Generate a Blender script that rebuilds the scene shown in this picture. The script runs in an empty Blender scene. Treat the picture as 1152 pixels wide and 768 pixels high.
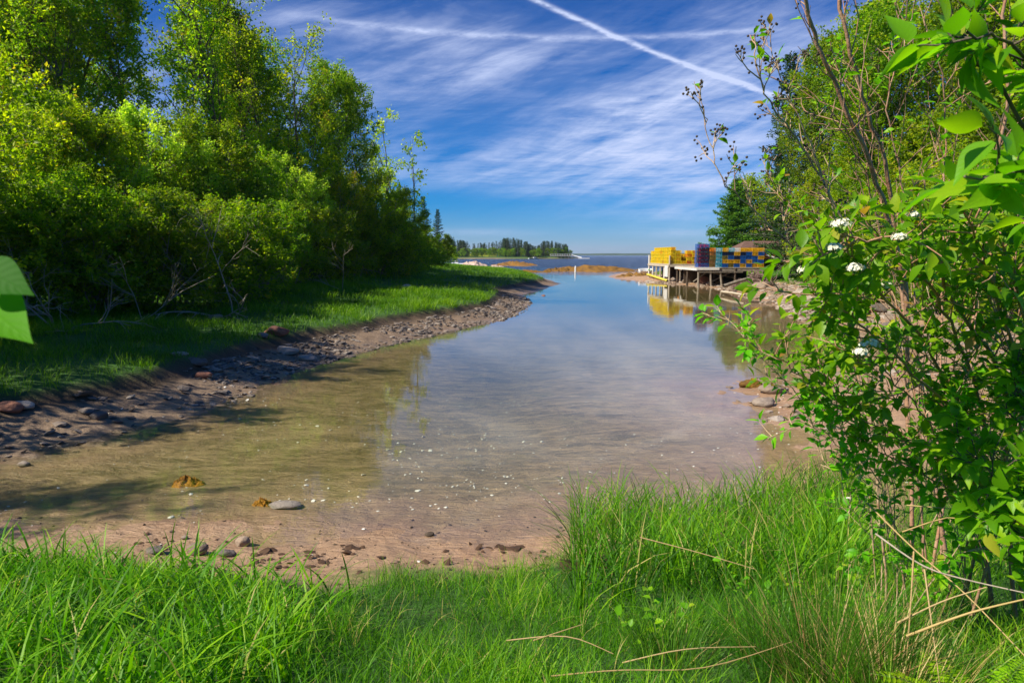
import bpy, math, random
import numpy as np
R = math.radians
scene = bpy.context.scene
COL = scene.collection

# ------------------------------------------------------------------ camera
PITCH = R(7.2); CAMZ = 3.0
cam_d = bpy.data.cameras.new('camera'); cam = bpy.data.objects.new('camera', cam_d); COL.objects.link(cam)
cam.location = (0, 0, CAMZ); cam.rotation_euler = (R(90) - PITCH, 0, 0)
cam_d.sensor_width = 36; cam_d.lens = 24; cam_d.clip_start = 0.05; cam_d.clip_end = 30000
cam_d.dof.use_dof = True; cam_d.dof.focus_distance = 12.0; cam_d.dof.aperture_fstop = 9.0
scene.camera = cam
scene.render.resolution_x = 1024; scene.render.resolution_y = 682
scene.view_settings.view_transform = 'Standard'; scene.view_settings.look = 'None'
scene.view_settings.exposure = 0.66; scene.view_settings.gamma = 1.0
scene.view_settings.use_curve_mapping = False
cy = scene.cycles
cy.max_bounces = 8; cy.diffuse_bounces = 4; cy.glossy_bounces = 3; cy.transmission_bounces = 4
cy.transparent_max_bounces = 10; cy.volume_bounces = 0; cy.caustics_reflective = False; cy.caustics_refractive = False
cy.use_denoising = True; cy.sample_clamp_indirect = 4.0
try:
    cy.denoiser = 'OPENIMAGEDENOISE'; cy.denoising_input_passes = 'RGB_ALBEDO_NORMAL'; cy.denoising_prefilter = 'ACCURATE'
except Exception: pass

def ray(px, py):
    u = (px - 576) / 768.0; v = (384 - py) / 768.0
    return np.array([u, math.cos(PITCH) + v * math.sin(PITCH), -math.sin(PITCH) + v * math.cos(PITCH)])
def P(px, py, z=0.0):            # photo pixel -> point at height z
    d = ray(px, py); t = (z - CAMZ) / d[2]
    return np.array([d[0] * t, d[1] * t, z])
def D(px, py, dist):             # photo pixel -> point at forward distance dist
    d = ray(px, py); t = dist / d[1]
    return np.array([d[0] * t, dist, CAMZ + d[2] * t])
def X(px, dist): return (px - 576) / 768.0 * dist
def topix(p):
    p = np.asarray(p, float); x = p[..., 0]; y = p[..., 1]; z = p[..., 2] - CAMZ
    f = y * math.cos(PITCH) - z * math.sin(PITCH); u = y * math.sin(PITCH) + z * math.cos(PITCH)
    f = np.where(f < .05, .05, f)
    return 576 + 768 * x / f, 384 - 768 * u / f

# ------------------------------------------------------------------ sun
SUN_EL = R(43); SUN_AZ = R(-112)          # azimuth from +Y clockwise: on the left, somewhat behind the camera
sd = np.array([math.sin(SUN_AZ) * math.cos(SUN_EL), math.cos(SUN_AZ) * math.cos(SUN_EL), math.sin(SUN_EL)])
sun_d = bpy.data.lights.new('sun', 'SUN'); sun = bpy.data.objects.new('sun', sun_d); COL.objects.link(sun)
sun_d.energy = 5.0; sun_d.angle = R(0.55); sun_d.color = (1.0, 0.91, 0.74)
sun.rotation_euler = (math.pi / 2 - SUN_EL, 0, math.pi - SUN_AZ)
sun.location = (-60, -10, 70)

# ------------------------------------------------------------------ node helper
class NT:
    def __init__(s, nt): s.nt = nt; s.N = nt.nodes; s.L = nt.links
    def new(s, t, **k):
        n = s.N.new(t)
        for a, b in k.items(): setattr(n, a, b)
        return n
    def put(s, sock, v):
        if isinstance(v, bpy.types.NodeSocket): s.L.new(v, sock)
        elif v is not None:
            if isinstance(v, (tuple, list)) and len(v) == 3 and sock.type == 'RGBA': v = tuple(v) + (1,)
            sock.default_value = v
    def m(s, op, a, b=None, c=None, clamp=False):
        n = s.new('ShaderNodeMath', operation=op, use_clamp=clamp)
        s.put(n.inputs[0], a)
        if b is not None: s.put(n.inputs[1], b)
        if c is not None: s.put(n.inputs[2], c)
        return n.outputs[0]
    def mix(s, f, a, b, blend='MIX'):
        n = s.new('ShaderNodeMix', data_type='RGBA', blend_type=blend)
        s.put(n.inputs[0], f); s.put(n.inputs[6], a); s.put(n.inputs[7], b); return n.outputs[2]
    def ramp(s, f, stops):
        n = s.new('ShaderNodeValToRGB'); s.put(n.inputs[0], f); e = n.color_ramp.elements
        while len(e) < len(stops): e.new(0.5)
        for q, (p, c) in zip(e, stops): q.position = p; q.color = (c, c, c, 1) if isinstance(c, (int, float)) else tuple(c) + (1,)
        return n.outputs[0]
    def mr(s, v, a, b, c=0., d=1., smooth=False):
        n = s.new('ShaderNodeMapRange'); n.interpolation_type = 'SMOOTHSTEP' if smooth else 'LINEAR'
        s.put(n.inputs[0], v); n.inputs[1].default_value = a; n.inputs[2].default_value = b
        n.inputs[3].default_value = c; n.inputs[4].default_value = d; return n.outputs[0]
    def noise(s, vec, scale, detail=3, rough=.5, dist=0., out=0):
        n = s.new('ShaderNodeTexNoise'); 
        if vec is not None: s.put(n.inputs['Vector'], vec)
        n.inputs['Scale'].default_value = scale; n.inputs['Detail'].default_value = detail
        n.inputs['Roughness'].default_value = rough; n.inputs['Distortion'].default_value = dist
        return n.outputs[out]
    def mapping(s, vec, scale=(1, 1, 1), rot=(0, 0, 0), loc=(0, 0, 0)):
        n = s.new('ShaderNodeMapping'); s.put(n.inputs[0], vec)
        n.inputs['Scale'].default_value = scale; n.inputs['Rotation'].default_value = rot; n.inputs['Location'].default_value = loc
        return n.outputs[0]
    def attr(s, name, out='Fac'): return s.new('ShaderNodeAttribute', attribute_name=name).outputs[out]
    def bump(s, h, strength=.3, dist=.05, normal=None):
        n = s.new('ShaderNodeBump'); s.put(n.inputs['Height'], h); n.inputs['Strength'].default_value = strength
        n.inputs['Distance'].default_value = dist
        if normal is not None: s.L.new(normal, n.inputs['Normal'])
        return n.outputs[0]
    def pos(s): return s.new('ShaderNodeNewGeometry').outputs['Position']

# ------------------------------------------------------------------ world: sky with thin cirrus and two vapour trails
w = bpy.data.worlds.new('World'); scene.world = w; w.use_nodes = True
T = NT(w.node_tree); T.N.clear()
SKYS = 0.085
sky = T.new('ShaderNodeTexSky', sky_type='NISHITA'); sky.sun_disc = False
sky.sun_elevation = SUN_EL; sky.sun_rotation = SUN_AZ; sky.air_density = 0.9; sky.dust_density = 0.15; sky.ozone_density = 4.0
hs = T.new('ShaderNodeHueSaturation'); hs.inputs['Saturation'].default_value = 1.12; hs.inputs['Value'].default_value = 1.0
sp0 = T.new('ShaderNodeSeparateXYZ'); tc0 = T.new('ShaderNodeTexCoord').outputs['Generated']; T.L.new(tc0, sp0.inputs[0])
tint = T.ramp(T.m('MAXIMUM', sp0.outputs[2], 0.), [(0., (.40, .56, .86)), (.08, (.13, .46, .84)), (.20, (.06, .40, .80)), (.40, (.09, .34, .76)), (.8, (.55, .70, 1.0))])
T.L.new(T.mix(1., sky.outputs[0], tint, 'MULTIPLY'), hs.inputs['Color'])
tc = T.new('ShaderNodeTexCoord').outputs['Generated']
sp = T.new('ShaderNodeSeparateXYZ'); T.L.new(tc, sp.inputs[0]); dx, dy, dz = sp.outputs
az = T.m('ARCTAN2', dx, dy); el = T.m('ARCSINE', dz)
zz = T.m('MAXIMUM', dz, 0.0); zz = T.m('ADD', zz, 0.06)
cmb = T.new('ShaderNodeCombineXYZ'); T.put(cmb.inputs[0], T.m('DIVIDE', dx, zz)); T.put(cmb.inputs[1], T.m('DIVIDE', dy, zz)); q = cmb.outputs[0]
def azel(px, py):
    d = ray(px, py); return math.atan2(d[0], d[1]), math.atan2(d[2], math.hypot(d[0], d[1]))
warp = T.noise(q, 0.7, 3, .55, out=1)
wv = T.new('ShaderNodeVectorMath', operation='SCALE'); T.put(wv.inputs[0], warp); wv.inputs['Scale'].default_value = .7
qa = T.new('ShaderNodeVectorMath', operation='ADD'); T.put(qa.inputs[0], q); T.put(qa.inputs[1], wv.outputs[0]); qw = qa.outputs[0]
streak = T.noise(T.mapping(qw, (1.0, 1.5, 1), (0, 0, R(-24))), 1.15, 7, .56, .2)
fine = T.noise(T.mapping(qw, (1.4, 3.6, 1), (0, 0, R(-30))), 3.0, 5, .66, .15)
cae = T.new('ShaderNodeCombineXYZ'); T.put(cae.inputs[0], az); T.put(cae.inputs[1], el)
feather = T.noise(T.mapping(T.mapping(cae.outputs[0], (1, 1, 1), (0, 0, R(-17))), (3.2, 17, 1)), 1.9, 7, .62, .45)
ns0 = T.m('ADD', T.m('MULTIPLY', streak, .6), T.m('MULTIPLY', fine, .4))
def band(px, py, hl, hw, ang, k):
    a0, e0 = azel(px, py); c, s_ = math.cos(R(ang)), math.sin(R(ang)); hl /= 768.; hw /= 768.
    da = T.m('SUBTRACT', az, a0); de = T.m('SUBTRACT', el, e0)
    a = T.m('ADD', T.m('MULTIPLY', da, c / hl), T.m('MULTIPLY', de, s_ / hl))
    b = T.m('ADD', T.m('MULTIPLY', da, -s_ / hw), T.m('MULTIPLY', de, c / hw))
    r2 = T.m('ADD', T.m('MULTIPLY', a, a), T.m('MULTIPLY', b, b))
    return T.m('MULTIPLY', T.m('EXPONENT', T.m('MULTIPLY', r2, -1.)), k)
tot = None
for b in [(600, 178, 200, 20, 2, .50), (740, 190, 120, 24, -2, .42), (700, 128, 90, 26, 12, .70), (500, 90, 190, 18, 13, .36), (830, 120, 120, 60, 8, .42),
          (790, 206, 170, 12, 3, .42), (760, 240, 120, 14, 0, .30), (400, 30, 120, 16, -4, .35), (560, 60, 60, 60, 45, .16),
          (600, 200, 150, 12, 0, .25), (760, 262, 60, 5, 0, .32), (545, 262, 60, 4, 0, .30), (640, 215, 60, 4, 0, .2),
          (900, 60, 200, 60, 0, .26), (150, 120, 260, 60, 12, .4), (640, 280, 400, 8, 0, .12)]:
    v = band(*b); tot = v if tot is None else T.m('ADD', tot, v)
ns = T.m('ADD', T.m('MULTIPLY', ns0, .45), T.m('MULTIPLY', feather, .55))
cl = T.m('MULTIPLY', tot, T.mr(ns, .37, .65, .08, 1.45))
wide = T.m('MULTIPLY', T.mr(ns, .50, .75), .22)          # the same cirrus all round the sky
cl = T.m('ADD', cl, T.m('MULTIPLY', wide, T.mr(el, .0, .25)))
def trail(pts, wpx, k, fadepx, deg=2, lo=None):
    A = np.array([azel(*p) for p in pts]); co = np.polyfit(A[:, 0], A[:, 1], deg)
    poly = None
    for c in co: poly = float(c) if poly is None else T.m('ADD', T.m('MULTIPLY', poly, az), float(c))
    jig = T.m('MULTIPLY', T.m('SUBTRACT', T.noise(q, 6, 4, .6), .5), 6 / 768.)
    d = T.m('DIVIDE', T.m('ADD', T.m('SUBTRACT', el, poly), jig), wpx / 768.)
    g = T.m('EXPONENT', T.m('MULTIPLY', T.m('MULTIPLY', d, d), -1.))
    g = T.m('MULTIPLY', g, T.mr(T.noise(q, 12, 6, .75), .32, .62, .3, 1.35))
    e = T.mr(az, azel(fadepx, 100)[0], azel(fadepx - 60, 100)[0])
    g = T.m('MULTIPLY', g, e)
    if lo is not None: g = T.m('MULTIPLY', g, T.mr(az, azel(lo, 100)[0], azel(lo + 120, 100)[0]))
    return T.m('MULTIPLY', g, k)
cl = T.m('ADD', cl, trail([(590, -6), (640, 17), (690, 40), (740, 60), (790, 80), (842, 97)], 2.5, .80, 960, lo=380))
cl = T.m('ADD', cl, trail([(350, 20), (460, 32), (560, 42), (690, 41), (830, 36)], 3.0, .34, 900, lo=300))
cl = T.m('MINIMUM', cl, .92)
CC = (0.43 / SKYS, 0.49 / SKYS, 0.68 / SKYS)
skc = T.mix(cl, hs.outputs[0], CC)
bg = T.new('ShaderNodeBackground'); T.put(bg.inputs[0], skc); bg.inputs[1].default_value = SKYS
out = T.new('ShaderNodeOutputWorld'); T.L.new(bg.outputs[0], out.inputs[0])
w.cycles.sampling_method = 'MANUAL'; w.cycles.sample_map_resolution = 512

# ------------------------------------------------------------------ object helpers
def newmesh(name, V, F, mat=None, parent=None, smooth=False, attrs=None, mats=None, midx=None):
    V = np.ascontiguousarray(V, np.float32); me = bpy.data.meshes.new(name)
    if isinstance(F, np.ndarray):
        n, k = F.shape; me.vertices.add(len(V)); me.loops.add(n * k); me.polygons.add(n)
        me.vertices.foreach_set('co', V.ravel()); me.loops.foreach_set('vertex_index', np.ascontiguousarray(F, np.int32).ravel())
        me.polygons.foreach_set('loop_start', np.arange(0, n * k, k, dtype=np.int32))
        me.update(calc_edges=True)
    else:
        me.from_pydata(V.tolist(), [], [list(map(int, f)) for f in F]); me.update()
    me.polygons.foreach_set('use_smooth', [bool(smooth)] * len(me.polygons))
    for an, (dom, arr) in (attrs or {}).items():
        a = me.attributes.new(an, 'FLOAT', dom); a.data.foreach_set('value', np.asarray(arr, np.float32))
    for mm in (mats or ([mat] if mat else [])): me.materials.append(mm)
    if midx is not None: me.polygons.foreach_set('material_index', np.asarray(midx, np.int32))
    o = bpy.data.objects.new(name, me); COL.objects.link(o)
    if parent: o.parent = parent
    return o
def tag(o, label=None, cat=None, group=None, kind=None):
    if label: o['label'] = label
    if cat: o['category'] = cat
    if group: o['group'] = group
    if kind: o['kind'] = kind
    return o
def empty(name, loc=(0, 0, 0), rz=0., sc=1.):
    o = bpy.data.objects.new(name, None); COL.objects.link(o); o.location = tuple(map(float, loc)); o.rotation_euler = (0, 0, rz)
    o.scale = (sc, sc, sc) if not hasattr(sc, '__len__') else sc; o.empty_display_size = .2; return o
def copy_tree(o, parent=None):
    c = o.copy(); COL.objects.link(c); c.parent = parent
    for ch in [k for k in KIDS.get(o.name, [])]: copy_tree(ch, c)
    return c
KIDS = {}
def kids(o): KIDS[o.name] = list(o.children)
def norm(a): return a / (np.linalg.norm(a, axis=-1, keepdims=True) + 1e-9)

def tubes(branches, sides=6):
    """branches: list of (pts Nx3, radii N) -> V, quads"""
    VS, FS, off = [], [], 0
    ang = np.linspace(0, 2 * np.pi, sides, endpoint=False)
    for pts, rad in branches:
        pts = np.asarray(pts, float); rad = np.asarray(rad, float); n = len(pts)
        tan = norm(np.gradient(pts, axis=0))
        ref = np.array([0, 0, 1.]) if abs(tan[:, 2]).mean() < .8 else np.array([1., 0, 0])
        a = norm(np.cross(tan, ref)); b = np.cross(tan, a)
        ring = pts[:, None] + rad[:, None, None] * (np.cos(ang)[None, :, None] * a[:, None] + np.sin(ang)[None, :, None] * b[:, None])
        VS.append(ring.reshape(-1, 3))
        i = np.arange(n - 1)[:, None] * sides + off; j = np.arange(sides)[None]; k = (j + 1) % sides
        FS.append(np.stack([i + j, i + k, i + sides + k, i + sides + j], -1).reshape(-1, 4)); off += n * sides
    return np.concatenate(VS), np.concatenate(FS)
def boxes(lst):
    """lst: (cx,cy,cz,sx,sy,sz[,rotz]) -> V, quads"""
    VS, FS = [], []
    c = np.array([[-1, -1, -1], [1, -1, -1], [1, 1, -1], [-1, 1, -1], [-1, -1, 1], [1, -1, 1], [1, 1, 1], [-1, 1, 1]]) / 2.
    f = np.array([[3, 2, 1, 0], [4, 5, 6, 7], [0, 1, 5, 4], [1, 2, 6, 5], [2, 3, 7, 6], [3, 0, 4, 7]])
    for k, bx in enumerate(lst):
        v = c * np.array(bx[3:6])
        if len(bx) > 6:
            s_, c_ = math.sin(bx[6]), math.cos(bx[6]); v = np.stack([v[:, 0] * c_ - v[:, 1] * s_, v[:, 0] * s_ + v[:, 1] * c_, v[:, 2]], 1)
        VS.append(v + np.array(bx[:3])); FS.append(f + 8 * k)
    return np.concatenate(VS), np.concatenate(FS)

# value noise
def _h(i, j, s):
    n = (i * 374761393 + j * 668265263 + s * 1274126177) & 0xffffffff
    n = ((n ^ (n >> 13)) * 1274126177) & 0xffffffff
    return ((n ^ (n >> 16)) & 0xffff) / 65535.
def vn(x, y, s=0):
    x = np.asarray(x, float); y = np.asarray(y, float); i = np.floor(x).astype(np.int64); j = np.floor(y).astype(np.int64)
    fx = x - i; fy = y - j; fx = fx * fx * (3 - 2 * fx); fy = fy * fy * (3 - 2 * fy)
    return (_h(i, j, s) * (1 - fx) + _h(i + 1, j, s) * fx) * (1 - fy) + (_h(i, j + 1, s) * (1 - fx) + _h(i + 1, j + 1, s) * fx) * fy - .5
def fbm(x, y, f, o=4, s=0):
    r = 0; a = 1.
    for k in range(o): r = r + a * vn(x * f, y * f, s + k * 7); f *= 2.07; a *= .5
    return r
def sst(a, b, x): t = np.clip((np.asarray(x, float) - a) / (b - a), 0, 1); return t * t * (3 - 2 * t)

# ------------------------------------------------------------------ terrain
def pp(px, py): return tuple(P(px, py, 0)[:2])
SHORE = [(-10.5, 7.3), (-9.6, 9.0), pp(0, 513), pp(50, 503), pp(100, 492), pp(150, 482), pp(200, 470), pp(245, 455), pp(280, 440), pp(315, 424), pp(350, 411), pp(420, 391), pp(500, 373),
         pp(560, 360), pp(585, 351), pp(595, 341), pp(589, 331), pp(605, 327.5), pp(616, 323.5), pp(630, 319), pp(622, 316), pp(606, 311.5),
         pp(589, 308), pp(564, 304), pp(520, 299), (-60, 190), (-200, 250), (-1500, 300), (-11000, 300), (-11000, 12000), (12000, 12000),
         (12000, 160), (300, 150), (60, 125), (26, 112), pp(700, 307), pp(690, 309), pp(684, 311.5), pp(700, 314.5), pp(725, 317), pp(752, 319), pp(785, 322), pp(812, 325),
         pp(835, 331), pp(852, 338), pp(880, 345), pp(913, 364), pp(960, 372), pp(1040, 380), pp(1040, 392), pp(970, 404), pp(900, 428), pp(862, 432), pp(842, 438),
         pp(852, 452), pp(880, 470), pp(940, 488), pp(960, 520), pp(900, 566), pp(760, 588), pp(640, 594), pp(540, 604), pp(450, 606), pp(380, 612), pp(300, 606), pp(150, 594), pp(60, 600), pp(0, 605), (-10.5, 6.3)]
SH = np.array(SHORE)
def shore_s(x, y):
    """signed distance to the shoreline, + inland"""
    shp = np.shape(x); p = np.stack([np.ravel(x), np.ravel(y)], 1).astype(float); out_ = np.empty(len(p))
    A = SH; B = np.roll(SH, -1, 0); AB = B - A; L2 = (AB ** 2).sum(1)
    for k in range(0, len(p), 40000):
        q_ = p[k:k + 40000]; d = q_[:, None] - A[None]; t = np.clip((d * AB).sum(2) / L2, 0, 1)
        dd = ((d - t[..., None] * AB) ** 2).sum(2).min(1) ** .5
        c = ((A[None, :, 1] > q_[:, 1:]) != (B[None, :, 1] > q_[:, 1:])) & (q_[:, :1] < A[None, :, 0] + AB[None, :, 0] * (q_[:, 1:] - A[None, :, 1]) / np.where(AB[None, :, 1] == 0, 1e-9, AB[None, :, 1]))
        out_[k:k + 40000] = np.where(c.sum(1) % 2 == 1, -dd, dd)
    return out_.reshape(shp)
def hprof(s, xs, zs): return np.interp(s, xs, zs)
def ground(x, y, full=False):
    x = np.asarray(x, float); y = np.asarray(y, float); s = shore_s(x, y); r = np.hypot(x, y)
    jit = fbm(x, y, .45, 4, 3) * np.clip(.9 + r * .01, 0, 2)
    s2 = np.where(r < 300, s + jit * sst(0, 2.5, abs(s)) * .7 + fbm(x, y, 1.7, 3, 9) * .22, s)
    mid = .5 + sst(30, 60, y)
    hL = hprof(s2, [0, .6, 1.45, 1.62, 1.95, 2.4, 8, 11, 40, 90], [0, .10, .34, .37, .60, .70, 1.05, 1.3, 4.2, 6])
    hN = hprof(s2, [0, .75, 1.1, 5.6, 9, 40], [0, .075, .16, 1.42, 1.6, 2.6])
    hR = hprof(s2, [0, 1.5, 6, 9, 22, 40, 90], [0, .12, .42, .8, 2.9, 6, 9])
    wN = 1 - sst(6.4, 9.5, y - .12 * np.abs(x))
    xc = np.interp(y, [0, 20, 40, 75, 110, 200], [0, 1, 7, 11, 12, 12])
    wR = sst(-1, 1, (x - xc) / 1.0)
    h = (hL * (1 - wR) + hR * wR) * (1 - wN) + hN * wN
    # behind the camera the bank just goes on
    u = -s
    hw = -hprof(u, [0, 1.5, 5, 10, 20, 60], [0, .045, .16, .42, .95, 2.6])
    hwL = -hprof(u, [0, .6, 2.0, 5, 20, 60], [0, .05, .13, .25, .95, 2.6])
    lefty = (1 - wN) * (1 - wR)
    h = np.where(s > 0, h, hw * (1 - lefty) + hwL * lefty)
    # far wooded point
    ex = (x + 62) / 122.; ey = (y - 640) / 90.; e = 1 - (ex * ex + ey * ey) + fbm(x, y, .02, 3, 5) * .3
    far = np.clip(e * 9, -2.6, 1.3 + .012 * np.clip(y - 600, 0, 90))
    h = np.where((y > 380) & (s < 0), np.maximum(h, far), h)
    n = fbm(x, y, 2.2, 5, 11) * .05 + fbm(x, y, 9, 3, 17) * .018
    rough = sst(-3, .5, s) * (1 - .35 * wN); h = h + n * (.25 + rough) * (r < 300)
    if full:
        dith = fbm(x, y, 1.3, 4, 23)
        tL = sst(1.75, 2.1, s2); tN = sst(.95, 1.5, s + fbm(x, y, 1.5, 3, 29) * .5); tR = sst(5.5, 7.5, s + dith * 1.5)
        turf = (tL * (1 - wR) + tR * wR) * (1 - wN) + tN * wN
        turf = np.where((y > 380), sst(.2, .6, h), turf)
        peat = sst(1.2, 1.6, s2) * (1 - sst(1.95, 2.3, s2)) * (1 - wR) * (1 - wN) * (s > 0)
        return h, s, turf, peat, wN, wR
    return h
def gz(x, y): return float(ground(np.array([x]), np.array([y]))[0])
from mathutils import Vector
sun.rotation_euler = Vector(sd).to_track_quat('Z', 'Y').to_euler()
rng = np.random.default_rng(7)

# ------------------------------------------------------------------ materials
def mat(name):
    m = bpy.data.materials.new(name); m.use_nodes = True; t = NT(m.node_tree); b = t.N['Principled BSDF']; return m, t, b
def simple(name, c, rough=.7, spec=.3, var=.25, scale=6., bump=0., c2=None, metal=0.):
    m, t, b = mat(name); ob = t.new('ShaderNodeTexCoord').outputs['Object']
    n = t.noise(ob, scale, 5, .6); c2 = c2 or tuple(v * (1 - var) for v in c)
    t.put(b.inputs['Base Color'], t.mix(t.mr(n, .32, .68), c, c2)); b.inputs['Roughness'].default_value = rough
    b.inputs['Specular IOR Level'].default_value = spec; b.inputs['Metallic'].default_value = metal
    if bump: t.put(b.inputs['Normal'], t.bump(t.noise(ob, scale * 3, 4, .6), bump, .02))
    return m
def leafmat(name, dark, mid, light, trans=.50, rough=.5, spec=.25, odd=None):
    """leaf: colour differs from leaf to leaf (attribute rnd), light shines through"""
    m, t, b = mat(name); r = t.attr('rnd')
    st = [(0., dark), (.45, mid), (.92, light)]
    if odd: st.append((.985, odd))
    c = t.ramp(r, st)
    oi = t.new('ShaderNodeObjectInfo').outputs['Random']
    h = t.new('ShaderNodeHueSaturation'); t.put(h.inputs['Color'], c); t.put(h.inputs['Hue'], t.mr(oi, 0, 1, .488, .512)); t.put(h.inputs['Value'], t.mr(oi, 0, 1, .8, 1.2))
    c = h.outputs[0]
    t.put(b.inputs['Base Color'], c); b.inputs['Roughness'].default_value = rough; b.inputs['Specular IOR Level'].default_value = spec
    tr = t.new('ShaderNodeBsdfTranslucent')
    t.put(tr.inputs[0], t.mix(1., c, (1.9, 2.1, .65), 'MULTIPLY'))
    mx = t.new('ShaderNodeMixShader'); mx.inputs[0].default_value = trans
    t.L.new(b.outputs[0], mx.inputs[1]); t.L.new(tr.outputs[0], mx.inputs[2]); t.L.new(mx.outputs[0], t.N['Material Output'].inputs[0])
    return m
M = {}
M['leaf_fresh'] = leafmat('leaf_fresh', (.075, .15, .003), (.21, .32, .004), (.50, .52, .010), odd=(.38, .28, .03))
M['leaf_alder'] = leafmat('leaf_alder', (.050, .115, .003), (.13, .24, .004), (.36, .43, .008), odd=(.34, .26, .02))
M['leaf_dark'] = leafmat('leaf_dark', (.034, .085, .003), (.075, .165, .004), (.19, .29, .007))
M['leaf_pale'] = leafmat('leaf_pale', (.17, .27, .02), (.30, .40, .03), (.50, .54, .06))
M['needle'] = leafmat('needle', (.012, .040, .008), (.026, .075, .013), (.060, .13, .020), trans=.12, rough=.6)
M['needle_fir'] = leafmat('needle_fir', (.040, .115, .005), (.075, .19, .008), (.16, .30, .015), trans=.2, rough=.6)
M['needle_far'] = leafmat('needle_far', (.010, .030, .010), (.022, .058, .016), (.05, .10, .022), trans=.1, rough=.6)
def veins(m):
    t = NT(m.node_tree); b = t.N['Principled BSDF']; lt = t.attr('lt'); lu = t.attr('lu'); au = t.m('ABSOLUTE', lu)
    f = t.m('FRACT', t.m('MULTIPLY', t.m('SUBTRACT', lt, t.m('MULTIPLY', au, .22)), 8.)); d_ = t.m('ABSOLUTE', t.m('SUBTRACT', f, .5))
    v = t.m('MAXIMUM', t.mr(d_, .40, .5), t.mr(au, .07, .0)); c0 = b.inputs['Base Color'].links[0].from_socket
    t.put(b.inputs['Base Color'], t.mix(t.m('MULTIPLY', v, .14), c0, t.mix(1., c0, (1.7, 1.5, 2.2), 'MULTIPLY')))
    t.put(b.inputs['Normal'], t.bump(t.m('SUBTRACT', t.mr(d_, 0, .5, 1, 0), t.mr(au, .12, 0)), .3, .0006))
M['leaf_shrub'] = leafmat('leaf_shrub', (.060, .20, .004), (.13, .35, .006), (.30, .50, .010), trans=.46, rough=.42, spec=.3, odd=(.42, .26, .05))
veins(M['leaf_shrub'])
M['leaf_near'] = leafmat('leaf_near', (.03, .12, .004), (.07, .24, .005), (.26, .46, .006), trans=.4, rough=.6, spec=.1)
veins(M['leaf_near'])
M['grass'] = leafmat('grass', (.026, .09, .002), (.085, .25, .003), (.25, .43, .006), trans=.36, rough=.5, spec=.22, odd=(.42, .36, .12))
M['grass_bank'] = leafmat('grass_bank', (.030, .10, .003), (.085, .22, .004), (.22, .38, .008), trans=.36, rough=.5)
M['rush'] = leafmat('rush', (.035, .12, .008), (.06, .20, .010), (.11, .28, .015), trans=.15, rough=.45)
M['straw'] = leafmat('straw', (.30, .17, .06), (.46, .32, .14), (.60, .46, .24), trans=.2, rough=.5)
M['bark'] = simple('bark', (.16, .13, .10), .85, .2, .5, 9, .5)
M['bark_grey'] = simple('bark_grey', (.30, .27, .23), .85, .2, .45, 12, .4)
M['bark_red'] = simple('bark_red', (.36, .17, .10), .6, .3, .5, 14, .4, c2=(.46, .30, .20))
M['bark_pale'] = simple('bark_pale', (.56, .42, .28), .7, .3, .4, 14, .4, c2=(.36, .21, .12))
M['dead'] = simple('dead', (.42, .36, .29), .85, .2, .4, 10, .4)
M['petal'] = simple('petal', (.74, .73, .58), .6, .3, .12, 40)
M['wood_grey'] = simple('wood_grey', (.30, .26, .21), .85, .2, .5, 3, .3)
M['wood_pale'] = simple('wood_pale', (.50, .44, .34), .8, .2, .25, 3, .2)
M['wood_white'] = simple('wood_white', (.72, .71, .68), .7, .3, .25, 2.2, .15)
M['wood_yellow'] = simple('wood_yellow', (.62, .52, .06), .7, .3, .35, 2.5, .15)
M['wood_dark'] = simple('wood_dark', (.10, .075, .055), .85, .2, .5, 3, .3)
M['white'] = simple('white', (.78, .79, .80), .45, .4, .1, 2)
M['glassy'] = simple('glassy', (.03, .04, .05), .1, .5, .1, 2)
M['roof'] = simple('roof', (.17, .10, .075), .85, .2, .4, 4, .3)
M['shingle_wall'] = simple('shingle_wall', (.27, .25, .24), .85, .2, .3, 3, .3)
def rockmat(name, a, b_, c=None, weed=False):
    m, t, b = mat(name); ob = t.new('ShaderNodeTexCoord').outputs['Object']; g = t.pos()
    n = t.noise(g, 1.6, 8, .65, .4); n2 = t.noise(t.mapping(g, (1, 1, 4)), 5, 6, .7)
    col = t.mix(t.mr(n, .35, .65), a, b_)
    col = t.mix(t.mr(n2, .5, .75, 0, .75), col, c or tuple(v * .35 for v in a))
    oi = t.new('ShaderNodeObjectInfo').outputs['Random']
    h = t.new('ShaderNodeHueSaturation'); t.put(h.inputs['Color'], col); t.put(h.inputs['Value'], t.mr(oi, 0, 1, .7, 1.25)); h.inputs['Fac'].default_value = 1
    t.put(b.inputs['Base Color'], h.outputs[0]); b.inputs['Roughness'].default_value = .75; b.inputs['Specular IOR Level'].default_value = .35
    t.put(b.inputs['Normal'], t.bump(t.m('ADD', t.noise(g, 9, 8, .7), t.m('MULTIPLY', n2, .6)), .9, .05))
    return m
M['slate'] = rockmat('slate', (.12, .105, .10), (.24, .19, .155))
M['slate_pale'] = rockmat('slate_pale', (.38, .33, .28), (.26, .20, .16))
M['rock_tan'] = rockmat('rock_tan', (.36, .27, .20), (.26, .20, .15))
M['rock_red'] = rockmat('rock_red', (.34, .14, .085), (.25, .12, .08))
M['rock_pink'] = rockmat('rock_pink', (.46, .31, .24), (.56, .46, .38), (.16, .09, .06))
M['weed'] = rockmat('weed', (.32, .155, .012), (.12, .065, .012), (.04, .028, .012))
M['wrack'] = simple('wrack', (.10, .055, .03), .7, .3, .5, 20)
M['shell'] = simple('shell', (.78, .76, .70), .5, .4, .2, 5)

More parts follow.
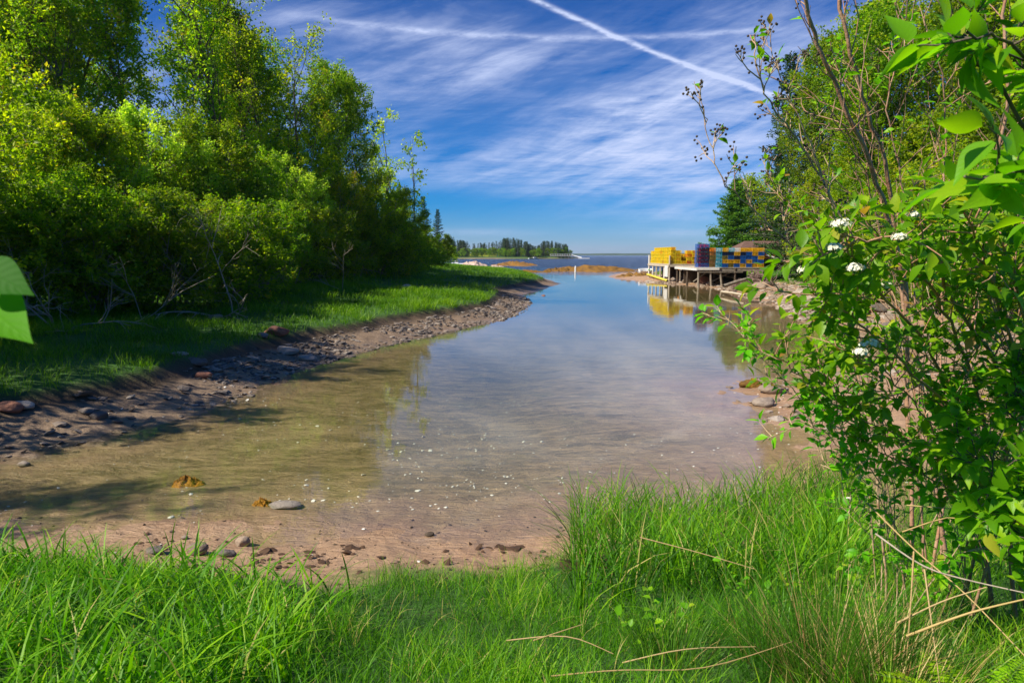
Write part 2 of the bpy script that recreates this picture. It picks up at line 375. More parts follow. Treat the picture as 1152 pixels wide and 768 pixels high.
# ground material
mg, t, b = mat('ground'); g = t.pos()
spz = t.new('ShaderNodeSeparateXYZ'); t.L.new(g, spz.inputs[0]); gzv = spz.outputs[2]
nA = t.noise(g, .9, 8, .62, .3); nB = t.noise(t.mapping(g, (1, 2.6, 1), (0, 0, R(8))), 3.2, 7, .66, .5); nC = t.noise(g, 22, 6, .7); nD = t.noise(g, 90, 3, .6)
mud = t.mix(t.mr(nB, .35, .66), (.44, .275, .165), (.30, .175, .10))
mud = t.mix(t.mr(nA, .42, .62, 0, .55), mud, (.48, .32, .20))
mud = t.mix(t.mr(nC, .56, .72, 0, .6), mud, (.16, .10, .065))
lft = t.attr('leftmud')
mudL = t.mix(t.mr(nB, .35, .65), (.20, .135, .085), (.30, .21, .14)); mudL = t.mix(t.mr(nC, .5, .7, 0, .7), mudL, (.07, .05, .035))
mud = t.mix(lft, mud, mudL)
# under water: ripples of dark weed and silt on sand
bed = t.mix(t.mr(t.noise(t.mapping(g, (1, 2.4, 1), (0, 0, R(12))), 1.3, 8, .68, 1.2), .40, .60), (.44, .31, .17), (.20, .15, .065))
bed = t.mix(t.mr(nC, .50, .72, 0, .65), bed, (.52, .38, .24))
bed = t.mix(t.mr(nA, .55, .7, 0, .7), bed, (.25, .20, .075))
vw = t.new('ShaderNodeTexVoronoi'); t.put(vw.inputs['Vector'], t.mapping(g, (1, 1.9, 1))); vw.inputs['Scale'].default_value = 5.5
bed = t.mix(t.mr(vw.outputs['Distance'], .08, .22, .75, 0), bed, (.09, .075, .045))
uw = t.mr(gzv, -.10, -.01, 1, 0)
base = t.mix(uw, mud, bed)
peat = t.mix(t.mr(nC, .35, .65), (.045, .028, .016), (.10, .065, .035)); base = t.mix(t.attr('peat'), base, peat)
turfc = t.mix(t.mr(nB, .35, .7), (.035, .10, .012), (.06, .05, .02)); turfc = t.mix(t.mr(nC, .3, .6), turfc, (.045, .15, .012))
base = t.mix(t.attr('turf'), base, turfc)
t.put(b.inputs['Base Color'], base)
t.put(b.inputs['Roughness'], t.m('MULTIPLY', t.mr(gzv, .01, .16, .33, .85), t.mr(nC, .3, .7, .85, 1.15)))
b.inputs['Specular IOR Level'].default_value = .4
hb = t.m('ADD', t.m('MULTIPLY', nB, 1.3), t.m('ADD', t.m('MULTIPLY', nC, .35), t.m('MULTIPLY', nD, .12)))
t.put(b.inputs['Normal'], t.bump(hb, .75, .10)); M['ground'] = mg

# water: fresnel mix of mirror and clear surface over an absorbing body
mw = bpy.data.materials.new('water'); mw.use_nodes = True; t = NT(mw.node_tree); t.N.clear(); g = t.pos()
sep = t.new('ShaderNodeSeparateXYZ'); t.L.new(g, sep.inputs[0]); yy = sep.outputs[1]
openw = t.mr(yy, 95, 190, 0, 1, True)
n1 = t.noise(t.mapping(g, (.5, 1.2, 1)), 1.1, 4, .5, .4); n2 = t.noise(t.mapping(g, (.8, 2.4, 1), (0, 0, R(6))), 5.5, 3, .55, .3)
calm = t.mr(t.noise(t.mapping(g, (.05, .16, 1)), 1.2, 3, .5), .42, .62, .35, 1.5)
hgt = t.m('ADD', t.m('MULTIPLY', n1, .007), t.m('MULTIPLY', n2, .0011)); hgt = t.m('MULTIPLY', hgt, calm)
big = t.m('MULTIPLY', t.noise(t.mapping(g, (.25, .9, 1)), .8, 5, .6), t.m('MULTIPLY', openw, 1.6))
nrm = t.bump(t.m('ADD', hgt, big), .5, 1.0)
fr = t.new('ShaderNodeFresnel'); t.put(fr.inputs[0], t.mr(t.new('ShaderNodeNewGeometry').outputs['Backfacing'], 0, 1, 1.34, 1 / 1.34)); t.L.new(nrm, fr.inputs[1])
gl = t.new('ShaderNodeBsdfGlossy'); t.put(gl.inputs['Roughness'], t.mr(openw, 0, 1, .015, .22)); gl.inputs['Color'].default_value = (1, 1, 1, 1); t.L.new(nrm, gl.inputs['Normal'])
tp = t.new('ShaderNodeBsdfTransparent'); tp.inputs[0].default_value = (.97, .98, .95, 1)
mx = t.new('ShaderNodeMixShader'); t.L.new(fr.outputs[0], mx.inputs[0]); t.L.new(tp.outputs[0], mx.inputs[1]); t.L.new(gl.outputs[0], mx.inputs[2])
va = t.new('ShaderNodeVolumeAbsorption'); va.inputs['Color'].default_value = (.52, .60, .26, 1); va.inputs['Density'].default_value = .62
o_ = t.new('ShaderNodeOutputMaterial'); t.L.new(mx.outputs[0], o_.inputs[0]); t.L.new(va.outputs[0], o_.inputs[1]); M['water'] = mw

# ------------------------------------------------------------------ ground sheet (polar grid, finer where it is near and in front)
th = np.concatenate([np.linspace(-50, 50, 520), np.linspace(50, 310, 90)[1:-1]]) * math.pi / 180
rr = np.concatenate([[.25, .6, 1.0], np.geomspace(1.3, 14, 230)[0:], np.geomspace(14, 200, 260)[1:], np.geomspace(200, 12000, 110)[1:]])
TH, RR = np.meshgrid(th, rr); gx = np.sin(TH) * RR; gy = np.cos(TH) * RR
h, s, turf, peat, wN, wR = ground(gx, gy, True)
nr, nth = gx.shape; V = np.stack([gx.ravel(), gy.ravel(), h.ravel()], 1)
i = np.arange(nr - 1)[:, None] * nth; j = np.arange(nth)[None]; k = (j + 1) % nth
F = np.stack([i + j, i + nth + j, i + nth + k, i + k], -1).reshape(-1, 4)
V = np.vstack([V, [[0, 0, gz(0, 0)]]]); cidx = len(V) - 1
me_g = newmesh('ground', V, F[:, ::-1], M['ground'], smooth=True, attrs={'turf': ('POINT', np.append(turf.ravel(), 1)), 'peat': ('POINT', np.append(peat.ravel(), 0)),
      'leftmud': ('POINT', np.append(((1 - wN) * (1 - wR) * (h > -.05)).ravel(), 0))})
import bmesh
bm = bmesh.new(); bm.from_mesh(me_g.data); bm.verts.ensure_lookup_table(); c_ = bm.verts[cidx]
for a in range(nth):
    bm.faces.new((bm.verts[(a + 1) % nth], bm.verts[a], c_)).smooth = True
bm.normal_update(); bm.to_mesh(me_g.data); bm.free()
tag(me_g, kind='structure')
if me_g.data.polygons[1000].normal.z < 0: me_g.data.flip_normals()

wv_, wf_ = boxes([(0, 4000, -3.0, 16000, 16000, 6.0)])
wa = newmesh('water', wv_, wf_, M['water']); tag(wa, kind='structure')

# far hills across the bay
hx = np.linspace(-4200, 4200, 240); hh = (18 + fbm(hx, hx * 0, .0009, 5, 3) * 26 + fbm(hx, hx * 0, .01, 3, 9) * 3) * (.35 + .65 * sst(-600, 900, hx)) * sst(4200, 3300, abs(hx))
ys = [(5200, 0.), (5230, .62), (5300, .8), (5500, 1.), (5900, .5), (6300, -.1)]
V = np.array([[x, y + 60 * math.sin(x * .004), z * k_ - .4] for y, k_ in ys for x, z in zip(hx, hh)])
i = np.arange(len(ys) - 1)[:, None] * 240; j = np.arange(239)[None]; F = np.stack([i + j, i + j + 1, i + 241 + j, i + 240 + j], -1).reshape(-1, 4)
M['hill'] = simple('hill', (.045, .085, .03), .9, .1, .4, .01)
tag(newmesh('hills', V, F, M['hill'], smooth=True), kind='structure')
# ------------------------------------------------------------------ grass
def blades(pts, ln, wd, lean, bend, az, segs=3, rnd=None, sz=None):
    """pts Nx3; each blade a tapering curved strip"""
    n = len(pts); t_ = np.linspace(0, 1, segs + 1)
    dirh = np.stack([np.cos(az), np.sin(az), 0 * az], 1); side = np.stack([-np.sin(az), np.cos(az), 0 * az], 1)
    tw = az * 0 + (np.random.default_rng(1).random(n) - .5) * 2.2
    side = side * np.cos(tw)[:, None] + dirh * np.sin(tw)[:, None]
    hor = (lean[:, None] * t_ + bend[:, None] * t_ ** 2.4) * ln[:, None]
    ver = (t_ - .42 * bend[:, None] * t_ ** 3) * ln[:, None] * np.cos(np.clip(lean, 0, 1.2))[:, None]
    c = pts[:, None] + hor[..., None] * dirh[:, None] + ver[..., None] * np.array([0, 0, 1.])
    wd_ = wd[:, None] * np.array([.75] + [1 - .55 * (q ** 1.7) for q in t_[1:-1]])[None]
    L = c[:, :-1] - side[:, None] * wd_[..., None] / 2; Rr = c[:, :-1] + side[:, None] * wd_[..., None] / 2
    V = np.concatenate([np.stack([L, Rr], 2).reshape(n, -1, 3), c[:, -1:], c[:, -1:] + 1e-4 * side[:, None]], 1)
    m = 2 * (segs + 1); f = np.array([[2 * q, 2 * q + 1, 2 * q + 3, 2 * q + 2] for q in range(segs)])
    F = (np.arange(n)[:, None, None] * m + f[None]).reshape(-1, 4)
    rnd = rng.random(n) if rnd is None else rnd
    return V.reshape(-1, 3), F, np.repeat(rnd, m)
def scatter(n, x0, x1, y0, y1): return rng.uniform(x0, x1, n), rng.uniform(y0, y1, n)
def inview(x, y, z, m=140):
    px, py = topix(np.stack([x, y, z], 1)); return (px > -m) & (px < 1152 + m) & (py < 1000) & (y > .2)
def grassmesh(name, x, y, z, ln, wd, lean, bend, az, mtl, segs=3, rnd=None, **tg):
    V, F, r = blades(np.stack([x, y, z], 1), ln, wd, lean, bend, az, segs, rnd)
    o = newmesh(name, V, F, mtl, attrs={'rnd': ('POINT', r)}); tag(o, **tg); return o

# near bank
x, y = scatter(260000, -6.5, 7.5, .7, 9.2); h, s, turf, _, wN, wR = ground(x, y, True)
pxs, pys = topix(np.stack([x, y, h], 1))
tuft = sst(625, 660, pxs) * (1 - sst(925, 1000, pxs)) * (y > 4.3) # tall marsh grass at the water's edge
edge = np.interp(pxs, [-100, 0, 180, 250, 330, 400, 460, 560, 630, 660, 1000], [.95, 1.1, 1.5, 1.8, 2.2, 1.6, 1.25, 1.15, 1.0, 0.0, .4])
edge = np.where(tuft > .5, -.35 + .5 * fbm(x, y, 2.2, 2, 77), edge + .35 * fbm(x, y, 1.6, 3, 71))
ok = (s > edge) & (wN > .35) & inview(x, y, h) & (np.hypot(x, y) > 1.2)
clump = fbm(x, y, 3.0, 3, 41)
coarse = np.clip(1 - sst(280, 380, pxs) + tuft * .9 + (clump > .28) * .4, 0, 1)
dens = np.where(coarse > .5, .38, .8) * np.clip(.75 + clump, .25, 1)
ok &= rng.random(len(x)) < dens * np.clip(4.0 / np.maximum(y, 2.2), .55, 1)
x, y, h, s, pxs, coarse, tuft, clump = [a[ok] for a in (x, y, h, s, pxs, coarse, tuft, clump)]
isc = coarse > .5; n = len(x)
ln = np.where(isc, rng.uniform(.18, .46, n), rng.uniform(.09, .24, n)) * (1 + .45 * clump)
ln = np.where(tuft > .5, rng.uniform(.36, .72, n), ln) * np.where((pxs > 330) & (tuft < .5), np.clip(.65 + .25 * s, .6, 1.2), 1.) * np.where(pxs < 330, np.clip(.50 + .15 * s, .5, 1.0), 1)
wd = np.where(isc, rng.uniform(.006, .013, n), rng.uniform(.0028, .0055, n))
azd = rng.uniform(0, 6.283, n); lean = np.abs(rng.normal(.22, .22, n)); bend = rng.uniform(.1, .75, n)
rnd = np.clip(.33 + .70 * clump + rng.normal(0, .22, n), 0, 1)
rnd = np.where(rng.random(n) < .045, .99, np.minimum(rnd, .93))
grassmesh('grass', x, y, h - .01, ln, wd, lean, bend, azd, M['grass'], 4, rnd, kind='stuff',
          label='bright green grass covering the near bank along the bottom of the photo', cat='grass')
print('near blades', n)
# a few broad blades that stick out over the mud
def long_blades(k, x0, x1, y0, y1):
    x, y = scatter(k, x0, x1, y0, y1); h, s, *_ = ground(x, y, True); q_ = (s > 1.15 + .8 * sst(-3.2, -1.6, x)) & inview(x, y, h); return x[q_], y[q_], h[q_]
x, y, h = long_blades(1700, -5.2, -1.2, 2.2, 5.6); n = len(x)
grassmesh('sword_grass', x, y, h, rng.uniform(.22, .54, n), rng.uniform(.011, .021, n), np.abs(rng.normal(.28, .15, n)), rng.uniform(.1, .9, n), rng.uniform(0, 6.28, n), M['grass'], 6,
          np.clip(rng.normal(.5, .22, n), 0, .93), kind='stuff', label='broad bladed tall grass at the lower left of the near bank', cat='grass')
# left bank marsh grass
X_, Y_, H_, S_ = [], [], [], []
for (yy0, yy1, cnt, xl) in [(8, 20, 150000, -24), (20, 40, 130000, -26), (40, 120, 110000, -30)]:
    x, y = scatter(cnt, xl, 6, yy0, yy1); h, s, turf, _, wN, wR = ground(x, y, True)
    ok = (turf > .35) & (wR < .3) & (wN < .5) & (s < 16) & inview(x, y, h, 200); ok &= rng.random(cnt) < np.clip(.55 + 1.3 * fbm(x, y, .9, 3, 55), .12, 1)
    X_.append(x[ok]); Y_.append(y[ok]); H_.append(h[ok]); S_.append(s[ok])
x, y, h, s = map(np.concatenate, (X_, Y_, H_, S_)); n = len(x); sc_ = np.clip(y / 16, .8, 2.6)
cl_ = fbm(x, y, .5, 4, 61)
grassmesh('marsh_grass', x, y, h - .02, rng.uniform(.20, .42, n) * (1 + .6 * cl_) * np.clip(.7 + s * .12, .7, 1.15), rng.uniform(.009, .016, n) * sc_, np.abs(rng.normal(.25, .22, n)), rng.uniform(.1, .8, n), rng.uniform(0, 6.28, n),
          M['grass_bank'], 2, np.clip(.5 + .5 * cl_ + rng.normal(0, .16, n), 0, 1), kind='stuff', label='dark green marsh grass on the left bank below the trees', cat='grass')
print('left blades', n)
# right bank grass
x, y = scatter(150000, 6, 40, 9, 95); h, s, turf, _, wN, wR = ground(x, y, True)
ok = (turf > .4) & (wR > .5) & inview(x, y, h, 200) & (s < 26); x, y, h, s = x[ok], y[ok], h[ok], s[ok]; n = len(x); cl_ = fbm(x, y, .5, 4, 62)
grassmesh('meadow_grass', x, y, h - .02, rng.uniform(.20, .42, n) * (1 + .6 * cl_), rng.uniform(.010, .018, n) * np.clip(y / 16, .8, 2.6), np.abs(rng.normal(.25, .22, n)), rng.uniform(.1, .8, n), rng.uniform(0, 6.28, n),
          M['grass_bank'], 2, np.clip(.6 + .4 * cl_ + rng.normal(0, .16, n), 0, 1), kind='stuff', label='sunlit grass slope on the right bank behind the shrubs', cat='grass')

# ------------------------------------------------------------------ shingle, shells
def icos(sub=1):
    bm = bmesh.new(); bmesh.ops.create_icosphere(bm, subdivisions=sub, radius=1); V = np.array([v.co[:] for v in bm.verts]); F = np.array([[v.index for v in f.verts] for f in bm.faces]); bm.free(); return V, F
IC = {k: icos(k) for k in (1, 2, 3, 4)}
def stones(name, x, y, z, size, flat, mtl, **tg):
    V0, F0 = IC[1]; n = len(x); A = rng.uniform(0, 6.28, n); e = rng.uniform(.55, 1, n)
    jit = 1 + rng.uniform(-.3, .3, (n, len(V0), 1)); v = V0[None] * jit
    v = v * np.stack([size, size * e, size * flat], 1)[:, None]
    tx = rng.normal(0, .28, n); v[..., 2] += v[..., 0] * np.sin(tx)[:, None]
    ca, sa = np.cos(A)[:, None], np.sin(A)[:, None]; v = np.stack([v[..., 0] * ca - v[..., 1] * sa, v[..., 0] * sa + v[..., 1] * ca, v[..., 2]], -1)
    v += np.stack([x, y, z], 1)[:, None]; F = (np.arange(n)[:, None, None] * len(V0) + F0[None]).reshape(-1, 3)
    o = newmesh(name, v.reshape(-1, 3), F, mtl); tag(o, **tg); return o
def shorepts(cnt, x0, x1, y0, y1, s0, s1, side, maxlat=None):
    x, y = scatter(cnt, x0, x1, y0, y1); h, s, turf, _, wN, wR = ground(x, y, True)
    sel = {'L': (wR < .3) & (wN < .5), 'R': (wR > .5) & (wN < .5), 'N': (wN > .5)}[side]
    ok = sel & (s > s0) & (s < s1) & inview(x, y, h, 200); return x[ok], y[ok], h[ok], s[ok]
x, y, h, s = shorepts(70000, -12, 4, 9, 48, -.25, 1.6, 'L')
k = rng.random(len(x)) < np.interp(y, [9, 13, 15, 20, 30, 48], [.08, .15, .75, .9, .7, .5]) * np.clip(.6 + 1.6 * fbm(x, y, .8, 2, 5), 0, 1); x, y, h = x[k], y[k], h[k]; n = len(x)
m_ = rng.random(n) < .6; sz_ = rng.gamma(2.2, .022, n) + .018
stones('slate_shingle', x[m_], y[m_], h[m_] + .01, sz_[m_], .32, M['slate'], kind='stuff', label='dark slate fragments strewn along the foot of the left bank', cat='shingle')
m_ = ~m_; stones('pale_shingle', x[m_], y[m_], h[m_] + .01, sz_[m_], .3, M['slate_pale'], kind='stuff', label='paler grey stone chips among the slate at the left waterline', cat='shingle')
x, y, h, s = shorepts(60000, 4, 34, 9.5, 80, -.5, 8.5, 'R'); k = rng.random(len(x)) < np.interp(y, [9, 18, 24, 40, 80], [.16, .25, .5, .5, .4]) * np.clip(.5 + 1.8 * fbm(x, y, .6, 2, 15), 0, 1) * np.interp(s, [-.5, 0, 3, 8.5], [.3, 1, .9, .2])
x, y, h = x[k], y[k], h[k]; n = len(x); sz_ = (rng.gamma(2.2, .035, n) + .02) * np.clip(y / 18, .6, 1.8)
m_ = rng.random(n) < .55; stones('beach_shingle', x[m_], y[m_], h[m_] + .01, sz_[m_], .4, M['rock_tan'], kind='stuff', label='tan stones scattered over the right hand beach', cat='shingle')
m_ = ~m_; stones('grey_shingle', x[m_], y[m_], h[m_] + .01, sz_[m_], .35, M['slate_pale'], kind='stuff', label='pale grey stones scattered over the right hand beach', cat='shingle')
# shells: broken white bits on the mud and on the bed
x, y = scatter(2600, -7.5, 6.5, 5.2, 15); h, s, *_ = ground(x, y, True); k = (s > -8) & (s < .9) & (rng.random(len(x)) < np.clip(.25 + 1.5 * fbm(x, y, .7, 3, 88), .03, 1)); x, y, h = x[k], y[k], h[k]; n = len(x)
stones('shell_litter', x, y, h + .004, rng.gamma(2., .005, n) + .006, .3, M['shell'], kind='stuff', label='white broken shells speckling the mud and the shallow bed', cat='shells')
x, y = scatter(1500, -6.5, 4.5, 5.0, 8); h, s, *_ = ground(x, y, True); k = (s > -.6) & (s < 1.5); x, y, h = x[k], y[k], h[k]; n = len(x)
stones('mud_crumbs', x, y, h + .002, rng.gamma(1.1, .006, n) + .002, .5, M['wood_dark'], kind='stuff', label='dark crumbs and debris on the near mud flat', cat='debris')

x, y = scatter(6000, -4.2, 3.2, 5.0, 7.4); h, s, *_ = ground(x, y, True); px_, py_ = topix(np.stack([x, y, h], 1)); k = (s > .15) & (s < 1.6) & (rng.random(len(x)) < .10 + .9 * (fbm(x, y, 1.6, 3, 99) > .22)); x, y, h = x[k], y[k], h[k]; n = len(x)
k = rng.random(n) < .45; x, y, h = x[k], y[k], h[k]; n = len(x); stones('seaweed_wrack', x, y, h + .004, rng.gamma(2., .011, n) + .006, .16, M['wrack'], kind='stuff', label='dark flakes of dried seaweed lying on the near mud', cat='seaweed')

# ------------------------------------------------------------------ single rocks
def rock(loc, size, mtl, label, name='stone', flat=.55, rz=0., seed=0, sub=3, sink=.25, cat='stone', group=None, ang=1.0):
    V0, F0 = IC[sub]; r_ = np.random.default_rng(seed); v = V0.copy()
    for _ in range(9):           # facet by cutting planes
        nn = norm(r_.normal(size=3)); d_ = r_.uniform(.62, .92); pr = v @ nn; v = v - np.where(pr > d_, (pr - d_) * ang, 0)[:, None] * nn
    v = v * (1 + (.12 * fbm(v[:, 0] * 1.7 + seed, v[:, 1] * 1.7 + v[:, 2], 1.3, 4, seed))[:, None])
    sx, sy_, sz_ = (size if hasattr(size, '__len__') else (size, size * .75, size * flat)); v = v * np.array([sx, sy_, sz_])
    o = newmesh(name, v, F0, mtl, smooth=False); o.location = (loc[0], loc[1], gz(loc[0], loc[1]) + sz_ * (1 - 2 * sink)); o.rotation_euler = (r_.normal(0, .1), r_.normal(0, .1), rz)
    if sub >= 3: o.data.polygons.foreach_set('use_smooth', [True] * len(o.data.polygons)); 
    return tag(o, label, cat, group)
def gp(px, py, z=.05):
    for _ in range(14):
        p = P(px, py, z); z = z * .5 + .5 * max(gz(p[0], p[1]), -.04)
    return P(px, py, z)
def rs(px, py, wpx, mtl, label, z=.05, **k):
    p = gp(px, py, z); d_ = math.hypot(p[1], 3 - z); return rock(p, wpx / 768 * d_ / 2, M[mtl], label, **k)
rs(222, 622, 27, 'rock_tan', 'rounded tan stone, largest of the row on the near mud flat', flat=.62, seed=1, z=.08)
rs(176, 622, 22, 'slate', 'dark muddy stone at the left end of the row on the near mud', flat=.5, seed=2, z=.08)
rs(256, 624, 22, 'slate', 'dark broken stone just right of the rounded tan stone', flat=.4, seed=3, z=.08)
rs(272, 613, 18, 'rock_tan', 'tan stone standing upright with a dark shaded side, right end of the row', flat=.8, seed=4, z=.08)
rs(208, 606, 9, 'slate_pale', 'small pale pebble alone at the edge of the shallow water', seed=5, z=.02)
rs(483, 602, 11, 'wood_dark', 'small dark lump on the bare mud in the middle foreground', seed=6, z=.02)
rs(320, 570, 38, 'slate_pale', 'flat grey slab just under the shallow water, middle left', seed=7, flat=.22, z=-.05)
rs(27, 523, 14, 'slate_pale', 'pale stone awash near the left edge of the photo', seed=8, z=.0)
rs(10, 462, 30, 'rock_red', 'reddish brown stone at the far left edge of the mud bank', seed=9, flat=.5, z=.3)
rs(27, 459, 26, 'slate_pale', 'brown grey stone beside the reddish one on the left mud bank', seed=10, flat=.45, z=.3)
rs(100, 463, 24, 'slate', 'flat dark slab lying on the left mud bank', seed=11, flat=.3, z=.22)
rs(112, 470, 22, 'slate', 'bluish dark stone in front of the flat slab on the left mud', seed=12, flat=.5, z=.15)
rs(312, 384, 28, 'rock_red', 'red brown boulder resting high in the slate rubble of the left bank', seed=13, flat=.5, z=.42, rz=.4)
rs(296, 379, 14, 'slate', 'small dark block behind the red brown boulder on the left bank', seed=14, z=.45)
rs(322, 396, 34, 'slate_pale', 'long flat pale slab below the red brown boulder', seed=15, flat=.25, z=.25, rz=-.5)
rs(345, 404, 24, 'slate_pale', 'pale slab at the waterline right of the long flat slab', seed=16, flat=.3, z=.12)
rs(203, 400, 22, 'slate_pale', 'pale edged slab at the top of the left rubble under the grass', seed=17, flat=.3, z=.4)
rs(222, 405, 26, 'slate', 'tilted dark slab next to the pale edged slab on the left bank', seed=18, flat=.35, z=.35)
rs(228, 424, 22, 'rock_red', 'rusty orange stone in the middle of the left rubble', seed=19, flat=.4, z=.25)
rs(243, 360, 18, 'rock_tan', 'pale rounded rock sitting in the marsh grass of the left bank', seed=20, flat=.5, z=.85)
rs(457, 324, 12, 'rock_pink', 'pinkish rock poking out of the sunlit grass on the left point', seed=21, flat=.5, z=1.0)
rs(611, 333, 6, 'rock_red', 'small dark rock awash off the tip of the left point', seed=22, flat=.5, z=.02)
rs(845, 436, 26, 'weed', 'orange stained rock at the tip of the right hand mud point', seed=23, flat=.5, z=.1)
rs(868, 441, 30, 'rock_tan', 'tan rock just right of the orange stained rock on the mud point', seed=24, flat=.5, z=.15)
rs(860, 455, 28, 'slate_pale', 'grey rock at the waterline below the orange stained rock', seed=25, flat=.4, z=.08)
for k_, (px, py, wp, mt, lb) in enumerate([
    (905, 346, 26, 'slate_pale', 'pale boulder left of the cove rocks, under the grassy mound'),
    (932, 348, 30, 'rock_tan', 'wide tan boulder beneath the grassy mound on the right bank'),
    (955, 355, 34, 'slate_pale', 'long pale ledge boulder in the middle of the cove rocks'),
    (985, 352, 30, 'slate', 'dark grey boulder right of the long pale ledge boulder'),
    (1010, 356, 32, 'slate_pale', 'light grey boulder near the right end of the cove rocks'),
    (1040, 352, 34, 'slate_pale', 'pale flat topped boulder at the right end of the cove rocks'),
    (968, 366, 24, 'rock_tan', 'small tan boulder at the waterline of the cove'),
    (1000, 370, 22, 'slate', 'small dark boulder at the waterline of the cove'),
    (890, 338, 18, 'rock_pink', 'pinkish boulder on the beach right of the pile of old rope')]):
    rs(px, py, wp, mt, lb, z=.45, seed=40 + k_, flat=.5, group='boulders round the cove on the right bank')
def mound(name, cx, cy, rx, ry, hgt, mtl, label, cat, seed=0, base=-.25, rz=0.):
    n_, m__ = 90, 40; a = np.linspace(0, 2 * np.pi, n_, endpoint=False); q_ = np.linspace(0, 1, m__)
    Q, A = np.meshgrid(q_, a); rad = (1 + .28 * fbm(np.cos(A) * 2 + seed, np.sin(A) * 2, 1., 3, seed)) * Q; x = np.cos(A) * rad; y = np.sin(A) * rad
    z = base + (hgt - base) * (1 - Q ** 2.2) + fbm(x * 4 + seed, y * 4, 1.2, 5, seed) * min(hgt - base, .55 if mtl == M['rock_pink'] else .9) * 1.0 * (1 - Q ** 4) + fbm(x * 17 + seed, y * 17, 1.2, 3, seed) * min(hgt - base, .55 if mtl == M['rock_pink'] else .9) * .35 * (1 - Q ** 4)
    V = np.stack([x.ravel() * rx, y.ravel() * ry, z.ravel()], 1); i = np.arange(n_)[:, None]; j = np.arange(m__ - 1)[None]
    F = np.stack([i * m__ + j, i * m__ + j + 1, ((i + 1) % n_) * m__ + j + 1, ((i + 1) % n_) * m__ + j], -1).reshape(-1, 4)
    o = newmesh(name, V, F, mtl, smooth=True); o.location = (cx, cy, 0); o.rotation_euler.z = rz; return tag(o, label, cat)
mound('rock_ledge', X(668, 140), 140, 10, 19, .62, M['weed'], 'long low ledge under orange brown rockweed in mid channel', 'rock ledge', 3)
mound('rock_ledge', X(628, 132), 132, 3.2, 6, .35, M['weed'], 'small weedy hump at the left end of the mid channel ledge', 'rock ledge', 4)
mound('rock_ledge', X(578, 215), 215, 8.5, 32, .7, M['weed'], 'orange rockweed ledge beyond the left point, behind the pink rocks', 'rock ledge', 5)
mound('rock_ledge', X(533, 158), 158, 3.9, 7, 1.45, M['rock_pink'], 'pale pinkish bare rock outcrop beyond the grassy left point', 'rock ledge', 6)
mound('rock_ledge', X(556, 142), 142, 3.4, 5, .8, M['rock_pink'], 'low pink and brown rock shelf at the back edge of the left point', 'rock ledge', 7)
mound('rock_ledge', X(596, 122), 122, 6, 2.5, .2, M['weed'], 'thin dark strip of weedy rock just off the left point', 'rock ledge', 8)
mound('rock_ledge', X(716, 93), 93, 3.6, 5.5, .36, M['weed'], 'brown weedy bar under the small white dinghy, left of the outer pier', 'rock ledge', 9)
def weedclump(px, py, wpx, label, seed):
    p = P(px, py, .0); d_ = math.hypot(p[1], 3); o_w = mound('rockweed', p[0], p[1], wpx / 768 * d_ / 2, wpx / 768 * d_ / 2.4, .012, M['weed_bright'], label, 'seaweed', seed, base=-.06); o_w.location.z = -.032
M['weed_bright'] = rockmat('weed_bright', (.44, .20, .012), (.32, .14, .010), (.18, .09, .01))
weedclump(209, 537, 34, 'orange clump of seaweed in the shallow water, the left one', 11)
weedclump(295, 561, 24, 'small orange clump of seaweed near the flat slab, the right one', 12)
# ------------------------------------------------------------------ trees
def leaves(pos, size, r_, up=.55, aspect=.55, drn=None, rnd=None):
    """one bent rhomb per leaf"""
    n = len(pos); size = np.broadcast_to(size, n) if not hasattr(size, 'shape') else size
    nn = norm(r_.normal(size=(n, 3)) * (1 - up) + np.array([0, 0, up]) + .25 * r_.normal(size=(n, 3)))
    a = r_.normal(size=(n, 3)) if drn is None else drn + .5 * r_.normal(size=(n, 3)); a = norm(a - (a * nn).sum(1, keepdims=True) * nn); b = np.cross(nn, a)
    s_ = size[:, None]; mid = pos + a * s_ * .45
    V = np.stack([pos, mid + b * s_ * aspect * .5 + nn * s_ * .10, pos + a * s_ - nn * s_ * .08, mid - b * s_ * aspect * .5 + nn * s_ * .10], 1).reshape(-1, 3)
    F = np.arange(4 * n).reshape(n, 4); rnd = r_.random(n) if rnd is None else rnd
    return V, F, np.repeat(rnd, 4)
def curve(p0, d0, L, n, r_, wob, grav):
    pts = [np.array(p0, float)]; d = norm(np.array(d0, float))
    for k in range(n):
        d = norm(d + r_.normal(size=3) * wob + np.array([0, 0, grav])); pts.append(pts[-1] + d * L / n)
    return np.array(pts)
def along(pts, t):
    f = t * (len(pts) - 1); i = min(int(f), len(pts) - 2); w_ = f - i
    return pts[i] * (1 - w_) + pts[i + 1] * w_, norm(pts[i + 1] - pts[i])
def sidedir(d, az, ang):
    ref = np.array([0, 0, 1.]) if abs(d[2]) < .9 else np.array([1., 0, 0]); a = norm(np.cross(d, ref)); b = np.cross(d, a)
    return norm(d * math.cos(ang) + (a * math.cos(az) + b * math.sin(az)) * math.sin(ang))
